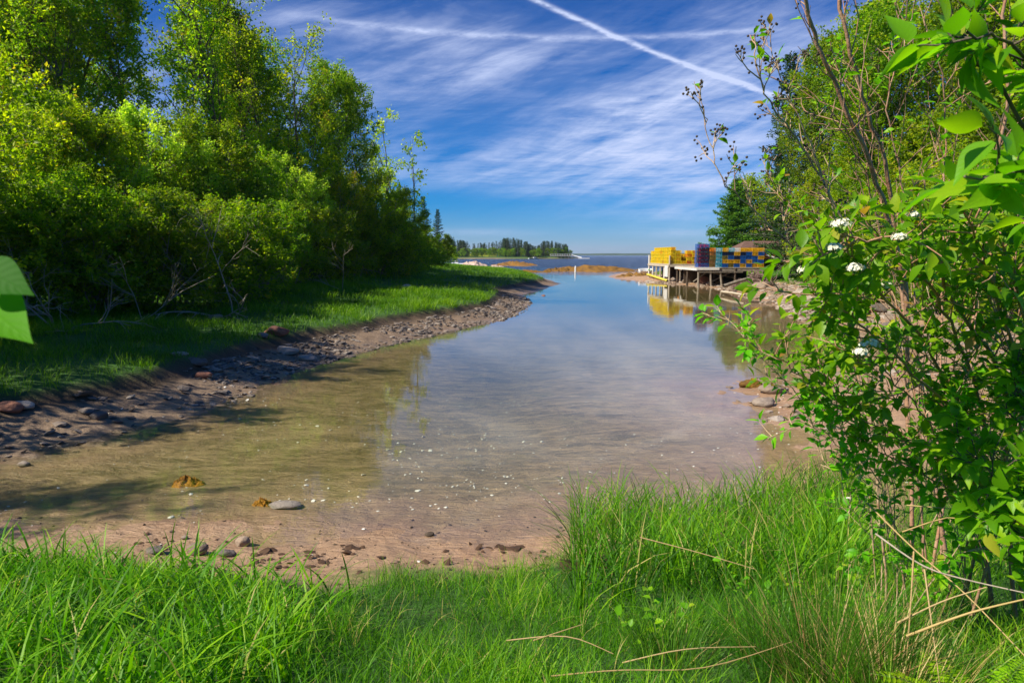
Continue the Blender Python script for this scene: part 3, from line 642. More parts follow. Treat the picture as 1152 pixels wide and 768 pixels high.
def broadleaf(name, seed, H, stems=1, base=.28, spread=.30, limbs=22, sub=7, twigs=5, lpt=22, lsize=.11, leafm='leaf_alder', barkm='bark', cat_prof='round',
              up=.5, thin=1., trunk_r=None, lean=0., topfade=0., lean_ang=.30):
    r_ = np.random.default_rng(seed); wood = []; LP, LR = [], []; tr = trunk_r or H * .012
    for st in range(stems):
        a0 = r_.uniform(0, 6.28); off = np.array([math.cos(a0), math.sin(a0), 0]) * (0 if stems == 1 else .3)
        d0 = np.array([math.cos(a0), math.sin(a0), 0]) * (lean if stems == 1 else r_.uniform(.15, lean_ang + .25)) + np.array([0, 0, 1.])
        Hs = H * (1 if stems == 1 else r_.uniform(.75, 1.)); tk = curve(off + [0, 0, -.3], d0, Hs * .96, 9, r_, .06, .04 if stems == 1 else .10)
        rad = np.linspace(1, .08, 10) ** .9 * tr * (1 if stems == 1 else .6); wood.append((tk, rad))
        nl = max(4, int(limbs / (1 if stems == 1 else stems * .62)))
        for li in range(nl):
            t = base + (1 - base) * ((li + r_.random()) / nl) ** .95 * .985; p, d = along(tk, t); u = (t - base) / (1 - base)
            prof = {'round': math.sin(math.pi * (.16 + .80 * u)) ** .7, 'vase': .45 + .8 * u * (1.25 - u), 'cone': 1.05 - .85 * u, 'bush': 1. - .6 * u ** 2}[cat_prof]
            L = H * spread * prof * r_.uniform(.65, 1.2); az_ = li * 2.4 + r_.uniform(-.5, .5)
            ang = {'vase': .65, 'cone': 1.15, 'round': 1.0, 'bush': 1.15}[cat_prof] * (1 - .35 * u) * r_.uniform(.8, 1.15)
            lb = curve(p, sidedir(d, az_, ang), L, 6, r_, .12, .10 if cat_prof != 'bush' else .03)
            r0 = max(.012, tr * .42 * (1 - .75 * u)) * (L / (H * spread + .01)) ** .5; wood.append((lb, np.linspace(1, .2, 7) * r0))
            for sb in range(sub):
                t2 = .22 + .76 * (sb + r_.random()) / sub; p2, d2 = along(lb, min(t2, .99)); L2 = L * .42 * (1.15 - .55 * t2) * r_.uniform(.6, 1.3) + .25
                sbp = curve(p2, sidedir(d2, r_.uniform(0, 6.28), r_.uniform(.5, 1.1)), L2, 4, r_, .16, .06); wood.append((sbp, np.linspace(1, .3, 5) * max(.006, r0 * .35)))
                for tw in range(twigs):
                    if r_.random() > thin: continue
                    t3 = .15 + .85 * (tw + r_.random()) / twigs; p3, d3 = along(sbp, min(t3, .99)); L3 = r_.uniform(.25, .6) * (.6 + .05 * H)
                    dd = sidedir(d3, r_.uniform(0, 6.28), r_.uniform(.3, 1.0)); m_ = r_.poisson(lpt)
                    if tw % 2 == 0: wood.append((np.array([p3, p3 + dd * L3 * .5 + [0, 0, .02], p3 + dd * L3]), np.array([.006, .005, .003])))
                    if m_ == 0: continue
                    tt = r_.random(m_) ** .7; q_ = p3 + dd * L3 * tt[:, None] + r_.normal(size=(m_, 3)) * (.055 * (1 + .06 * H)); LP.append(q_)
                    LR.append(np.clip(r_.normal(.42, .2) + r_.normal(0, .13, m_) + .12 * u, 0, 1))
    LPc = np.concatenate(LP); LRc = np.concatenate(LR)
    root = empty(name); Vt, Ft = tubes(wood, 5)
    newmesh('trunk', Vt, Ft, M[barkm], root, smooth=True)
    V, F, rn = leaves(LPc, r_.uniform(.6, 1.25, len(LPc)) * lsize, r_, up * .6, .62, rnd=LRc)
    newmesh('crown', V, F, M[leafm], root, attrs={'rnd': ('POINT', rn)}); kids(root); print(name, seed, 'leaves', len(LPc)); root['H'] = H
    return root
def conifer(name, seed, H, spread=.2, whorl=.42, per=6, needle='needle', base=.06, bare=0., lsize=.16, dens=1., droop=-.05, dead=0):
    r_ = np.random.default_rng(seed); wood = []; LP, LD = [], []; tk = curve([0, 0, -.3], [0, 0, 1], H + .3, 8, r_, .02, .2); wood.append((tk, np.linspace(1, .06, 9) * H * .0125))
    z = H * base; li = 0
    while z < H * .985:
        u = z / H; n_ = max(3, int(per * (1 - .4 * u)))
        for a in range(n_):
            L = H * spread * (1.03 - u) ** .85 * r_.uniform(.6, 1.2); 
            if r_.random() < bare: continue
            p, _ = along(tk, min((z + .3) / (H + .3), .995)); az_ = li * .9 + a * 6.283 / n_ + r_.uniform(-.3, .3); el_ = .05 + .75 * u ** 2 + r_.normal(0, .1)
            br = curve(p, [math.cos(az_), math.sin(az_), el_], L + .1, 4, r_, .07, droop + .04); wood.append((br, np.linspace(1, .2, 5) * max(.008, H * .0022 * (1.1 - u))))
            m_ = int((L * 26 + 6) * dens); tt = r_.random(m_) ** .75; f = tt * 4; i = np.minimum(f.astype(int), 3); w_ = (f - i)[:, None]; base_ = br[i] * (1 - w_) + br[i + 1] * w_
            sd_ = norm(np.cross(br[-1] - br[0], [0, 0, 1.])); lat = r_.uniform(-1, 1, m_) * (.10 + .30 * L * (1.05 - tt) * .9)
            LP.append(base_ + sd_ * lat[:, None] + r_.normal(size=(m_, 3)) * [.04, .04, .05] - [0, 0, .05]); LD.append(norm(norm(br[-1] - br[0]) * .8 + sd_ * np.sign(lat)[:, None] * .7 + [0, 0, -.1]))
        li += 1; z += whorl * (1.0 - .5 * u) * r_.uniform(.7, 1.25)
    for k_ in range(dead):
        p, _ = along(tk, r_.uniform(.05, .4)); az_ = r_.uniform(0, 6.28); wood.append((curve(p, [math.cos(az_), math.sin(az_), -.1], H * .1, 3, r_, .1, -.05), np.array([.03, .02, .014, .008])))
    root = empty(name); Vt, Ft = tubes(wood, 5); newmesh('trunk', Vt, Ft, M['bark_grey'], root, smooth=True); LP = np.concatenate(LP); LD = np.concatenate(LD)
    V, F, rn = leaves(LP, r_.uniform(.7, 1.3, len(LP)) * lsize, r_, .6, .34, drn=LD); newmesh('crown', V, F, M[needle], root, attrs={'rnd': ('POINT', rn)}); kids(root)
    print(name, seed, 'needles', len(LP)); root['H'] = H; return root
USED = set()

def plant(proto, px, dist, topy, label, cat='tree', group=None, rz=None, wide=1.0, name=None, x=None):
    """stand a tree so that its real height reaches the height seen in the photo at that distance"""
    o = proto if proto.name not in USED else copy_tree(proto); USED.add(proto.name)
    xx = X(px, dist) if x is None else x; z = gz(xx, dist); Hw = CAMZ + (287 - topy) / 768. * dist - z; sc_ = Hw / proto['H']
    o.location = (xx, dist, z); o.scale = (sc_ * wide, sc_ * wide, sc_); o.rotation_euler.z = rng.uniform(0, 6.28) if rz is None else rz
    return tag(o, label, cat, group)

A1 = broadleaf('maple_tree', 101, 14, base=.30, spread=.27, limbs=24, lpt=14, lsize=.16, leafm='leaf_fresh', cat_prof='vase', thin=.85, lean=.05)
A2 = broadleaf('maple_tree', 102, 15, base=.30, spread=.30, limbs=24, lpt=11, lsize=.17, leafm='leaf_fresh', cat_prof='vase', thin=.8, lean=.08)
A3 = broadleaf('oak_tree', 103, 13, base=.22, spread=.32, limbs=26, lpt=18, lsize=.16, leafm='leaf_alder', cat_prof='round')
B1 = broadleaf('alder_tree', 104, 8, stems=5, base=.10, spread=.30, limbs=36, lpt=17, lsize=.135, leafm='leaf_alder', cat_prof='bush', barkm='bark_grey')
B2 = broadleaf('alder_tree', 105, 8, stems=6, base=.08, spread=.32, limbs=36, lpt=17, lsize=.135, leafm='leaf_fresh', cat_prof='bush', barkm='bark_grey')
B3 = broadleaf('bush', 106, 4, stems=7, base=.04, spread=.42, limbs=40, lpt=13, lsize=.12, leafm='leaf_alder', cat_prof='bush', barkm='bark_grey')
B4 = broadleaf('alder_tree', 109, 7, stems=5, base=.08, spread=.34, limbs=34, lpt=17, lsize=.13, leafm='leaf_pale', cat_prof='bush', barkm='bark_grey')
S1 = broadleaf('aspen_sapling', 107, 9, stems=3, base=.20, spread=.15, limbs=14, sub=3, twigs=3, lpt=11, lsize=.17, leafm='leaf_pale', cat_prof='vase', thin=.8, lean_ang=.0)
S2 = broadleaf('ash_tree', 108, 14, stems=2, base=.26, spread=.20, limbs=20, sub=5, twigs=4, lpt=12, lsize=.14, leafm='leaf_fresh', cat_prof='vase', thin=.75, lean_ang=.05)
C1 = conifer('spruce_tree', 201, 16, spread=.19, lsize=.20, dens=2.0, per=8)
C2 = conifer('spruce_tree', 202, 14, spread=.21, lsize=.20, dens=1.6, per=7, bare=.15, dead=16)
C3 = conifer('fir_tree', 203, 10, spread=.42, lsize=.24, dens=2.6, per=9, base=.03, needle='needle_fir')
for (pr, px, d_, ty, lb, *o_) in [
    # back rows, left
    (A3, -70, 36, -120, 'dark leafy oak mostly outside the frame at the far left'),
    (A1, 20, 37, -60, 'tall bright maple in the upper left corner, its trunk showing at the very edge'),
    (A3, 75, 41, -20, 'dense dark crowned oak between two airy maples, upper left'),
    (A2, 135, 39, -70, 'airy maple with open crown and forked dark trunk running out of the top left'),
    (A2, 245, 42, -45, 'tall sparse maple with fan of bare looking limbs against the sky, upper left centre'),
    (A1, 292, 47, -15, 'maple with thin yellow green leaves right of the fan shaped sparse maple'),
    (A3, 322, 54, 55, 'deep green oak between the fan shaped maple and the slender ash'),
    (S2, 350, 46, 8, 'slender ash alone against the blue sky, highest near the right end of the left wood'),
    (A1, 170, 43, -50, 'leafy maple between the two forked sparse maples, top left'),
    (A3, 250, 50, 50, 'deep green oak whose crown fills in beneath the fan shaped maple'),
    (B2, 290, 44, 120, 'yellow tinged alder under the maple right of the fan shaped one'),
    (A3, 205, 50, 20, 'round crowned oak filling the gap behind the sparse maples'),
    (A3, 385, 56, 105, 'bushy olive toned oak just right of the slender ash'),
    (A1, 415, 62, 135, 'bushy tree sloping down toward the thin aspen sapling'),
    (A3, 345, 58, 90, 'dark oak behind the slender ash'),
    (A1, 440, 72, 178, 'half hidden maple directly left of the thin aspen sapling'),
    (S1, 462, 66, 124, 'thin pale leaved aspen sapling sticking up above the right end of the left wood'),
    (A3, 452, 80, 215, 'low rounded oak under the thin aspen sapling'),
    (A3, 120, 52, 5, 'shaded oak deep in the wood behind the open crowned maple'),
    (A3, 20, 50, 0, 'shaded oak deep in the wood behind the corner maple'),
    (C1, 270, 60, 60, 'dark spruce hidden behind the sparse maples of the left wood'),
    (C2, 492, 98, 236, 'small dark spruce ending the left wood above the point'),
    (C2, 480, 92, 222, 'narrow spruce left of the last small spruce of the left wood'),
    # middle row
    (B2, -20, 27, 120, 'bright alder crossing the left edge of the photo at mid height'),
    (B1, 45, 29, 105, 'green alder with crowded twigs, second from the left edge'),
    (B2, 105, 30, 95, 'tall yellow green alder bright in the sun, left of centre of the wood'),
    (B4, 165, 31.5, 120, 'pale leaved alder leaning over darker bushes on the left bank'),
    (B1, 215, 33, 120, 'alder with grey bare twigs showing through, middle of the left wood'),
    (B1, 262, 36, 140, 'deep green alder behind the bare driftwood branch'),
    (B4, 318, 40, 172, 'yellowish alder with a soft pale top, under the slender ash'),
    (B2, 360, 45, 180, 'bright alder between the yellowish one and the shaded bank'),
    (B1, 398, 50, 172, 'dark olive alder near the right end of the left wood'),
    (B2, 430, 58, 200, 'sunlit alder leaning out over the point, under the aspen sapling'),
    (B1, 458, 68, 222, 'shaded alder right of the sunlit leaning one'),
    (B1, 482, 80, 255, 'last low alder on the left point, beside the pink rocks'),
    (B2, 505, 120, 272, 'pale green alder seen past the end of the left point'),
    (B1, 497, 100, 262, 'dark alder tucked below the last spruce of the left wood')]:
    plant(pr, px, d_, ty, lb)
# the wood goes on to the left of the frame and shades the bank and the near shallows
for (pr, xx, d_, H_, lb) in [(A1, -15.8, 5.4, 9.3, 'maple beyond the left edge whose dappled shade falls on the near shallows'), (B2, -14.2, 4.8, 6.5, 'alder beyond the left edge beside the maple that shades the near shallows'), 
    (A3, -17.5, 14, 13, 'oak beyond the left edge, tallest of those shading the mud bank'), (B1, -15, 11, 9, 'alder outside the left edge of the photo, leaning over the mud'),
    (B2, -16.5, 17.5, 9, 'alder outside the left edge of the photo, between the oaks')]:
    plant(pr, 0, d_, 287 - (H_ + gz(xx, d_) - CAMZ) * 768 / d_, lb, x=xx)
# front bushes reaching the grass, left
for k_, (pr, px, d_, ty, lb) in enumerate([
    (B3, -40, 19.5, 225, 'dark bush at the left edge above the marsh grass'),
    (B1, 30, 20.8, 215, 'spreading bush behind the tangle of dead branches'),
    (B3, 85, 22, 205, 'dark bush right of the tangle of dead branches'),
    (B1, 125, 23.5, 190, 'spreading low alder over the marsh grass, left'),
    (B3, 165, 24, 225, 'rounded dark bush in deep shade at the foot of the left wood'),
    (B1, 208, 25.5, 205, 'green bush above the lone pale rock in the grass'),
    (B3, 248, 28.5, 222, 'bush left of the upright bare grey branch'),
    (B1, 290, 32, 220, 'bush behind the upright bare grey branch'),
    (B1, 325, 36, 215, 'green bush right of the upright bare grey branch'),
    (B3, 362, 41, 232, 'dark rounded bush over the sunlit strip of grass'),
    (B1, 395, 49, 230, 'leafy bush above the pinkish rock in the grass'),
    (B3, 420, 54, 240, 'dense bush in the middle of the left point'),
    (B3, 446, 61, 248, 'low dense bush toward the end of the left point'),
    (B3, 468, 70, 262, 'small dark bush near the tip of the left wood'),
    (B3, 487, 82, 272, 'smallest dark bush at the very end of the left wood')]):
    plant(pr, px, d_, ty, lb, 'bush', group='bushes along the foot of the left wood', wide=1.15)

# right hand wood
for (pr, px, d_, ty, lb, *o_) in [
    (C3, 822, 104, 204, 'bushy fir with flat spreading boughs, standing over the stacks of traps'),
    (B2, 862, 108, 180, 'light green feathery tree between the fir and the dark spruce'),
    (C2, 886, 66, 68, 'tall ragged dark spruce with bare lower limbs on the right'),
    (C1, 872, 112, 160, 'dark spruce half hidden behind the ragged one'),
    (C1, 912, 60, 118, 'dense spruce right of the ragged tall one'),
    (A3, 935, 50, 95, 'deep green oak at the left end of the right hand wood'),
    (A3, 985, 45, 40, 'tall leafy oak with a rounded bright top, right of the spruces'),
    (A1, 1035, 42, 15, 'leafy maple running up to the top edge on the right'),
    (A3, 1085, 38, -10, 'dense oak behind the near shrub, upper right'),
    (A3, 1140, 34, -60, 'dense oak at the right edge of the photo, upper corner'),
    (A1, 1200, 30, -120, 'maple just beyond the right edge, branches crossing into the photo'),
    (B1, 938, 53, 205, 'alder in front of the dense spruce on the right bank'),
    (B2, 965, 44, 185, 'bright alder above the grassy mound'),
    (A3, 930, 62, 105, 'oak filling the gap right of the dense spruce'),
    (A3, 962, 56, 60, 'rounded oak behind the left end of the right hand wood'),
    (A3, 1012, 54, 28, 'deep green oak behind the leafy maple on the right'),
    (A3, 1060, 50, 5, 'oak seen through the reddish bare stems, upper right'),
    (A1, 1110, 46, -30, 'maple deep in the right hand wood behind the dense oaks'),
    (A3, 1165, 44, -40, 'oak deep in the wood at the right edge'),
    (B1, 1010, 44, 120, 'tall alder in the middle depth of the right hand wood'),
    (B2, 1060, 40, 110, 'bright tall alder behind the crossing stems on the right'),
    (B1, 1112, 37, 95, 'shaded tall alder behind the big drooping leaves'),
    (B1, 990, 38, 180, 'alder in the middle of the right bank wood'),
    (B2, 1035, 34, 165, 'yellow green alder right of the middle one, behind the flowering shrub'),
    (B1, 1085, 31, 150, 'dark alder seen through the stems of the near shrub'),
    (B2, 1140, 28, 140, 'alder by the right edge, behind the near shrub')]:
    plant(pr, px, d_, ty, lb)
for (pr, px, d_, ty, lb) in [
    (B3, 915, 70, 266, 'low bush right of the shed, behind the weathered traps'),
    (B3, 950, 49, 268, 'low bush on top of the grassy mound'),
    (B3, 975, 39, 262, 'dark bush on the slope right of the grassy mound'),
    (B1, 1020, 34, 255, 'leafy bush on the slope above the pale boulders'),
    (B3, 1070, 30, 262, 'dark low bush behind the crossing brown stems'),
    (B1, 1125, 26, 262, 'green bush on the slope at the right edge')]:
    plant(pr, px, d_, ty, lb, 'bush', group='bushes on the right bank slope', wide=1.15)

# far wooded point
F1 = conifer('far_spruce', 301, 12, spread=.17, lsize=.5, dens=.5, per=5, needle='needle_far', whorl=.8)
F2 = conifer('far_spruce', 302, 12, spread=.21, lsize=.55, dens=.45, per=5, needle='needle_far', whorl=.8, bare=.2)
F3 = broadleaf('far_tree', 303, 9, base=.1, spread=.4, limbs=14, sub=4, twigs=3, lpt=9, lsize=.5, leafm='leaf_alder', cat_prof='round')
hts = [(495, 268), (520, 270), (530, 272), (545, 273), (556, 271), (566, 268), (573, 267), (582, 268), (592, 271), (598, 275), (606, 276), (610, 270), (618, 270), (628, 273), (636, 274), (641, 280)]
hx_, hy_ = zip(*hts)
TEN = ['', 'first', 'second', 'third', 'fourth', 'fifth', 'sixth', 'seventh', 'eighth', 'ninth', 'tenth', 'eleventh', 'twelfth', 'thirteenth', 'fourteenth', 'fifteenth', 'sixteenth', 'seventeenth', 'eighteenth', 'nineteenth']
def ordinal(n):
    if n < 20: return TEN[n]
    return ['', '', 'twent', 'thirt', 'fort', 'fift', 'sixt', 'sevent', 'eight', 'ninet'][n // 10] + ('ieth' if n % 10 == 0 else 'y ' + TEN[n % 10])
ZN = [(486, 526, 'left of the far clearing'), (526, 564, 'behind the far clearing'), (564, 585, 'just right of the far clearing'), (585, 607, 'behind the moored cabin boat'), (607, 624, 'behind the shore end of the white pier'), (624, 642, 'on the right tip of the far point')]
def farwood(protos, n_, dr, ty, kind, group, avoid=True):
    L_ = []
    for k_ in range(n_ * 3):
        px = rng.uniform(486, 641); d_ = rng.uniform(*dr)
        if avoid and 526 < px < 563 and d_ < 650: continue
        if gz(X(px, d_), d_) < .3: continue
        L_.append((px, d_, k_))
        if len(L_) >= n_: break
    L_.sort()
    for (a, b_, zn) in ZN:
        for q_, (px, d_, k_) in enumerate([l for l in L_ if a <= l[0] < b_]):
            plant(protos[k_ % len(protos)], px, d_, ty(px), '%s %s from the left %s' % (ordinal(q_ + 1), kind, zn), group=group, wide=1.15)
farwood([F1, F2, F1], 235, (588, 690), lambda px: min(np.interp(px, hx_, hy_) + abs(rng.normal(.6, 1.9)), 281.), 'dark far spruce', 'spruces of the far wooded point')
farwood([F3], 85, (578, 604), lambda px: rng.uniform(279, 283.6), 'low leafy tree', 'leafy trees along the far shore', False)
for q_, px in enumerate([528, 533, 537.5, 543, 548, 552, 557, 562]):
    plant(F3, px, 612 + 7 * (q_ % 3), rng.uniform(279.5, 282.5), '%s light green tree from the left along the lower edge of the far clearing' % ordinal(q_ + 1), group='light green trees round the far clearing')
# dead branches on the left bank
def deadbranch(px, py, z, segs, label, name='dead_branch', seed=0, thick=.03):
    o0 = P(px, py, z); r_ = np.random.default_rng(seed); wood = []
    def go(p, d, L, rad, lev):
        c = curve(p, d, L, 5, r_, .14, 0); wood.append((c, np.linspace(1, .3, 6) * rad))
        if lev > 0:
            for k_ in range(4):
                q_, dd = along(c, r_.uniform(.25, .95)); go(q_, sidedir(dd, r_.uniform(0, 6.28), r_.uniform(.4, .9)), L * r_.uniform(.35, .6), rad * .5, lev - 1)
    for (dx_, dy_, dz_, L) in segs: go(np.zeros(3), [dx_, dy_, dz_], L, thick, 2)
    V, F = tubes(wood, 5); o = newmesh(name, V, F, M['dead'], smooth=True); o.location = (o0[0], o0[1], gz(o0[0], o0[1])); return tag(o, label, 'dead branch')
deadbranch(62, 374, .9, [(-.6, -.5, .75, 1.9), (.5, -.6, .55, 2.0), (.9, -.3, .25, 2.2), (-.1, -.8, .9, 1.4), (.7, -.8, .05, 1.6)], 'tangle of pale dead branches fanning out at the left edge of the wood', seed=1)
deadbranch(262, 352, 1.0, [(.05, -.3, 1, 2.8), (.8, -.5, .5, 1.8)], 'upright bare grey branch standing in front of the left wood', seed=2)
deadbranch(240, 356, .9, [(-.9, -.6, .25, 2.2), (.9, -.6, .2, 1.6)], 'low pale dead branch lying in the marsh grass', seed=3, thick=.04)
deadbranch(385, 326, 1.2, [(.3, -.4, 1, 2.6), (-.6, -.5, .6, 1.8)], 'bare twiggy branch poking out above the sunlit grass', seed=4, thick=.025)
deadbranch(160, 360, 1., [(.7, -.4, 1.0, 2.6), (.1, -.4, 1.3, 2.2)], 'grey dead limb slanting up to the right through the bushes', seed=6, thick=.018)
deadbranch(215, 350, 1., [(.6, -.4, 1.2, 3.4), (-.3, -.4, 1.1, 2.4)], 'pale branchy dead limb in the middle of the left wood', seed=7, thick=.02)
deadbranch(22, 368, 1., [(-.2, -.5, 1.3, 2.2), (.6, -.5, .9, 2.2)], 'dead grey stems at the far left above the tangle', seed=9, thick=.02)
# ------------------------------------------------------------------ lobster wharf
def pt(name, V, F, m, parent, **k): return newmesh(name, V, F, m, parent, **k)
def plainmat(name, c, rough=.55, var=.15): return simple(name, c, rough, .35, var, 4)
TC = {'yellow': (.85, .66, .01), 'gold': (.72, .42, .02), 'blue': (.015, .13, .50), 'teal': (.03, .42, .62), 'navy': (.02, .035, .10), 'orange': (.80, .26, .02),
      'olive': (.26, .22, .05), 'white': (.72, .72, .70), 'green': (.05, .35, .08), 'brown': (.32, .18, .07), 'red': (.50, .03, .05)}
for k_, c in TC.items(): M['wire_' + k_] = plainmat('wire_' + k_, c); 
def trap(wire, net, seed=0):
    """0.53 wide (x) x 1.0 long (y) x 0.36 high wire trap with netting heads, bait bag and runners"""
    w_, l_, h_ = .53, 1.0, .355; B = []
    for x in (-w_ / 2, w_ / 2):
        for y in (-l_ / 2, l_ / 2): B.append((x, y, h_ / 2, .022, .022, h_))
        for z in (.012, h_ - .012): B.append((x, 0, z, .022, l_, .022))
    for y in (-l_ / 2, l_ / 2):
        for z in (.012, h_ - .012): B.append((0, y, z, w_, .022, .022))
    nx, ny, nz = 6, 11, 4
    for i in range(1, nx):
        x = -w_ / 2 + w_ * i / nx; B += [(x, -l_ / 2, h_ / 2, .010, .010, h_), (x, l_ / 2, h_ / 2, .010, .010, h_), (x, 0, h_ - .01, .013, l_, .013)]
    for i in range(1, ny):
        y = -l_ / 2 + l_ * i / ny; B += [(-w_ / 2, y, h_ / 2, .010, .010, h_), (w_ / 2, y, h_ / 2, .010, .010, h_), (0, y, h_ - .008, w_, .013, .013)]
    for i in range(1, nz):
        z = h_ * i / nz; B += [(0, -l_ / 2, z, w_, .013, .013), (0, l_ / 2, z, w_, .013, .013), (-w_ / 2, 0, z, .013, l_, .013), (w_ / 2, 0, z, .013, l_, .013)]
    V1, F1_ = boxes(B)
    N_ = [(0, -.12, h_ / 2, w_ * .9, .02, h_ * .85), (0, .25, h_ / 2, w_ * .9, .02, h_ * .8), (0, -.33, .16, .18, .14, .2), (.1, .08, .1, .12, .3, .12), (-.13, .1, .2, .1, .5, .1), (0, 0, .03, w_ * .92, l_ * .92, .012), (-.12, -.42, .14, .2, .05, .14)]
    V2, F2_ = boxes(N_); V3, F3_ = boxes([(-w_ / 2 + .05, 0, -.004, .04, l_, .03), (w_ / 2 - .05, 0, -.004, .04, l_, .03)])
    V = np.vstack([V1, V2, V3]); F = np.vstack([F1_, F2_ + len(V1), F3_ + len(V1) + len(V2)]); mi = [0] * len(F1_) + [1] * len(F2_) + [2] * len(F3_)
    o = newmesh('lobster_trap', V, F, mats=[M['wire_' + wire], M['wire_' + net], M['wood_grey']], midx=mi); COL.objects.unlink(o); return o
TP = {}
ORD = ['bottom', 'second', 'third', 'fourth', 'fifth', 'sixth', 'seventh']
NTH = ['first', 'second', 'third', 'fourth', 'fifth', 'sixth', 'seventh', 'eighth', 'ninth', 'tenth', 'eleventh', 'twelfth']
ntrap = 0
def put(wire, net, x, y, z, rz, label, group):
    global ntrap
    if (wire, net) not in TP: TP[(wire, net)] = trap(wire, net)
    o = TP[(wire, net)].copy(); COL.objects.link(o); o.location = (x + rng.normal(0, .012), y + rng.normal(0, .02), z); o.rotation_euler.z = rz + rng.normal(0, .015)
    tag(o, label, 'lobster trap', group); ntrap += 1; return o
def lay(k): return 'on the bottom' if k == 0 else ORD[k] + ' up'
# --- outer pier
OX, OY, OZ = 17.05, 74.2, 2.02
pr = empty('pier', (OX, OY, 0)); tag(pr, 'outer pier on white posts with a yellow bottom beam, carrying the yellow traps', 'pier')
V, F = boxes([(1.6 + .0, .11 + .14 * k_, OZ, 3.4, .13, .06) for k_ in range(80)]); pt('deck', V, F, M['wood_pale'], pr)
V, F = boxes([(-.11, 5.6, OZ - .16, .10, 11.4, .24), (1.6, -.03, OZ - .16, 3.4, .10, .24), (3.25, 5.6, OZ - .16, .10, 11.3, .24), (1.6, 3.6, OZ - .17, 3.2, .16, .22), (1.6, 7.4, OZ - .17, 3.2, .16, .22)]); pt('beam', V, F, M['wood_pale'], pr)
V, F = tubes([(np.array([[-.02, .02, -.6], [-.02, .02, OZ + .95]]), np.array([.10, .09]))], 8); pt('post', V, F, M['wood_pale'], pr)
V, F = tubes([(np.array([[-.02, 11.1, -.6], [-.02, 11.1, OZ + 1.0]]), np.array([.11, .10]))], 8); pt('post', V, F, M['wood_white'], pr)
for k_, (x, y, m_) in enumerate([(-.02, 2.6, 'wood_white'), (-.02, 4.6, 'wood_pale'), (-.02, 6.8, 'wood_pale'), (-.02, 8.9, 'wood_white'), (1.15, .05, 'wood_grey'), (2.25, .05, 'wood_grey'), (3.2, .05, 'wood_grey'), (1.6, 4, 'wood_dark'), (3.2, 4, 'wood_dark'), (1.6, 8, 'wood_dark'), (3.2, 8, 'wood_dark'), (3.2, 11, 'wood_dark')]):
    V, F = tubes([(np.array([[x, y, -.7], [x + .02, y, OZ - .05]]), np.array([.10, .09]))], 7); pt('post', V, F, M[m_], pr)
V, F = boxes([(-.16, .95, 1.25, .04, 1.5, 1.2)]); pt('panel', V, F, M['wood_white'], pr)
V, F = tubes([(np.array([[-.22, -.1, .22], [-.22, 11.2, .62]]), np.array([.17, .16]))], 4); pt('bottom_beam', V, F, M['wood_yellow'], pr)
V, F = tubes([(np.array([[-.12, 9, 1.2], [-.12, 11, 1.2]]), np.array([.05, .05]))], 4); pt('rail', V, F, M['wire_green'], pr)
V, F = boxes([(3.5, 5, OZ - .6, .1, 10.4, 1.5), (1.8, 6.0, .75, 2.6, .12, 2.0)]); pt('back_wall', V, F, M['wood_dark'], pr)
GY = 'yellow traps stacked on the outer pier'
for j in range(10):
    for k_ in range(4 if j > 7 else 5):
        wr = 'yellow' if rng.random() < .8 else 'gold'; nt = ['brown', 'orange', 'gold', 'olive'][int(rng.integers(4))]
        put(wr, nt, OX + .36, OY + .62 + j * 1.08, OZ + .035 + k_ * .365, 0, 'yellow trap %s in the %s stack along the outer pier edge' % (lay(k_), NTH[j]), GY)
for c_, hgt in enumerate([4, 1, 4, 4]):
    for k_ in range(hgt):
        put('yellow' if rng.random() < .7 else 'orange', ['orange', 'gold', 'red'][int(rng.integers(3))], OX + .36 + .585 * (c_ + 1), OY + .62, OZ + .035 + k_ * .365, 0,
            'orange yellow trap %s in the %s front stack of the outer pier' % (lay(k_), NTH[c_]), GY)
for c_, hgt in enumerate([4, 3, 3, 4]):
    for k_ in range(hgt):
        put('gold' if rng.random() < .4 else 'yellow', ['orange', 'gold', 'brown'][int(rng.integers(3))], OX + .36 + .585 * (c_ + 1), OY + 2.0, OZ + .035 + k_ * .365, 0,
            'yellow trap %s in the %s stack behind the outer pier front row' % (lay(k_), NTH[c_]), GY)
# --- inner pier
IX, IY, IZ = 17.45, 64.6, 1.83
pr2 = empty('pier', (IX, IY, 0)); tag(pr2, 'inner pier on leaning grey poles, carrying the blue and gold traps', 'pier')
V, F = boxes([(3.4, .11 + .14 * k_, IZ, 6.8, .13, .06) for k_ in range(62)]); pt('deck', V, F, M['wood_pale'], pr2)
V, F = boxes([(1.0, -.03, IZ - .09, 2.1, .08, .26), (-.05, 4.3, IZ - .16, .10, 8.7, .22)]); pt('edge_board', V, F, M['wood_white'], pr2)
V, F = boxes([(3.4, .15, IZ - .22, 6.8, .14, .2), (3.4, 4.2, IZ - .22, 6.8, .14, .2), (2.2, -.02, IZ - .42, 4.2, .05, .07)]); pt('beam', V, F, M['wood_grey'], pr2)
for k_, (x, y, lx, m_) in enumerate([(.12, .1, .05, 'wood_grey'), (1.25, .1, .12, 'wood_grey'), (2.15, .1, .22, 'wood_grey'), (3.6, .1, .02, 'wood_dark'), (.1, 4, 0, 'wood_dark'), (1.4, 4, .1, 'wood_dark'), (2.8, 4, 0, 'wood_dark'), (4.6, 4, 0, 'wood_dark'), (5.2, .2, .05, 'wood_grey'), (.1, 8.2, 0, 'wood_dark'), (3, 8.2, 0, 'wood_dark')]):
    V, F = tubes([(np.array([[x + lx * 1.6, y, -.7], [x, y, IZ - .05]]), np.array([.12, .095]))], 8); pt('pole', V, F, M[m_], pr2)
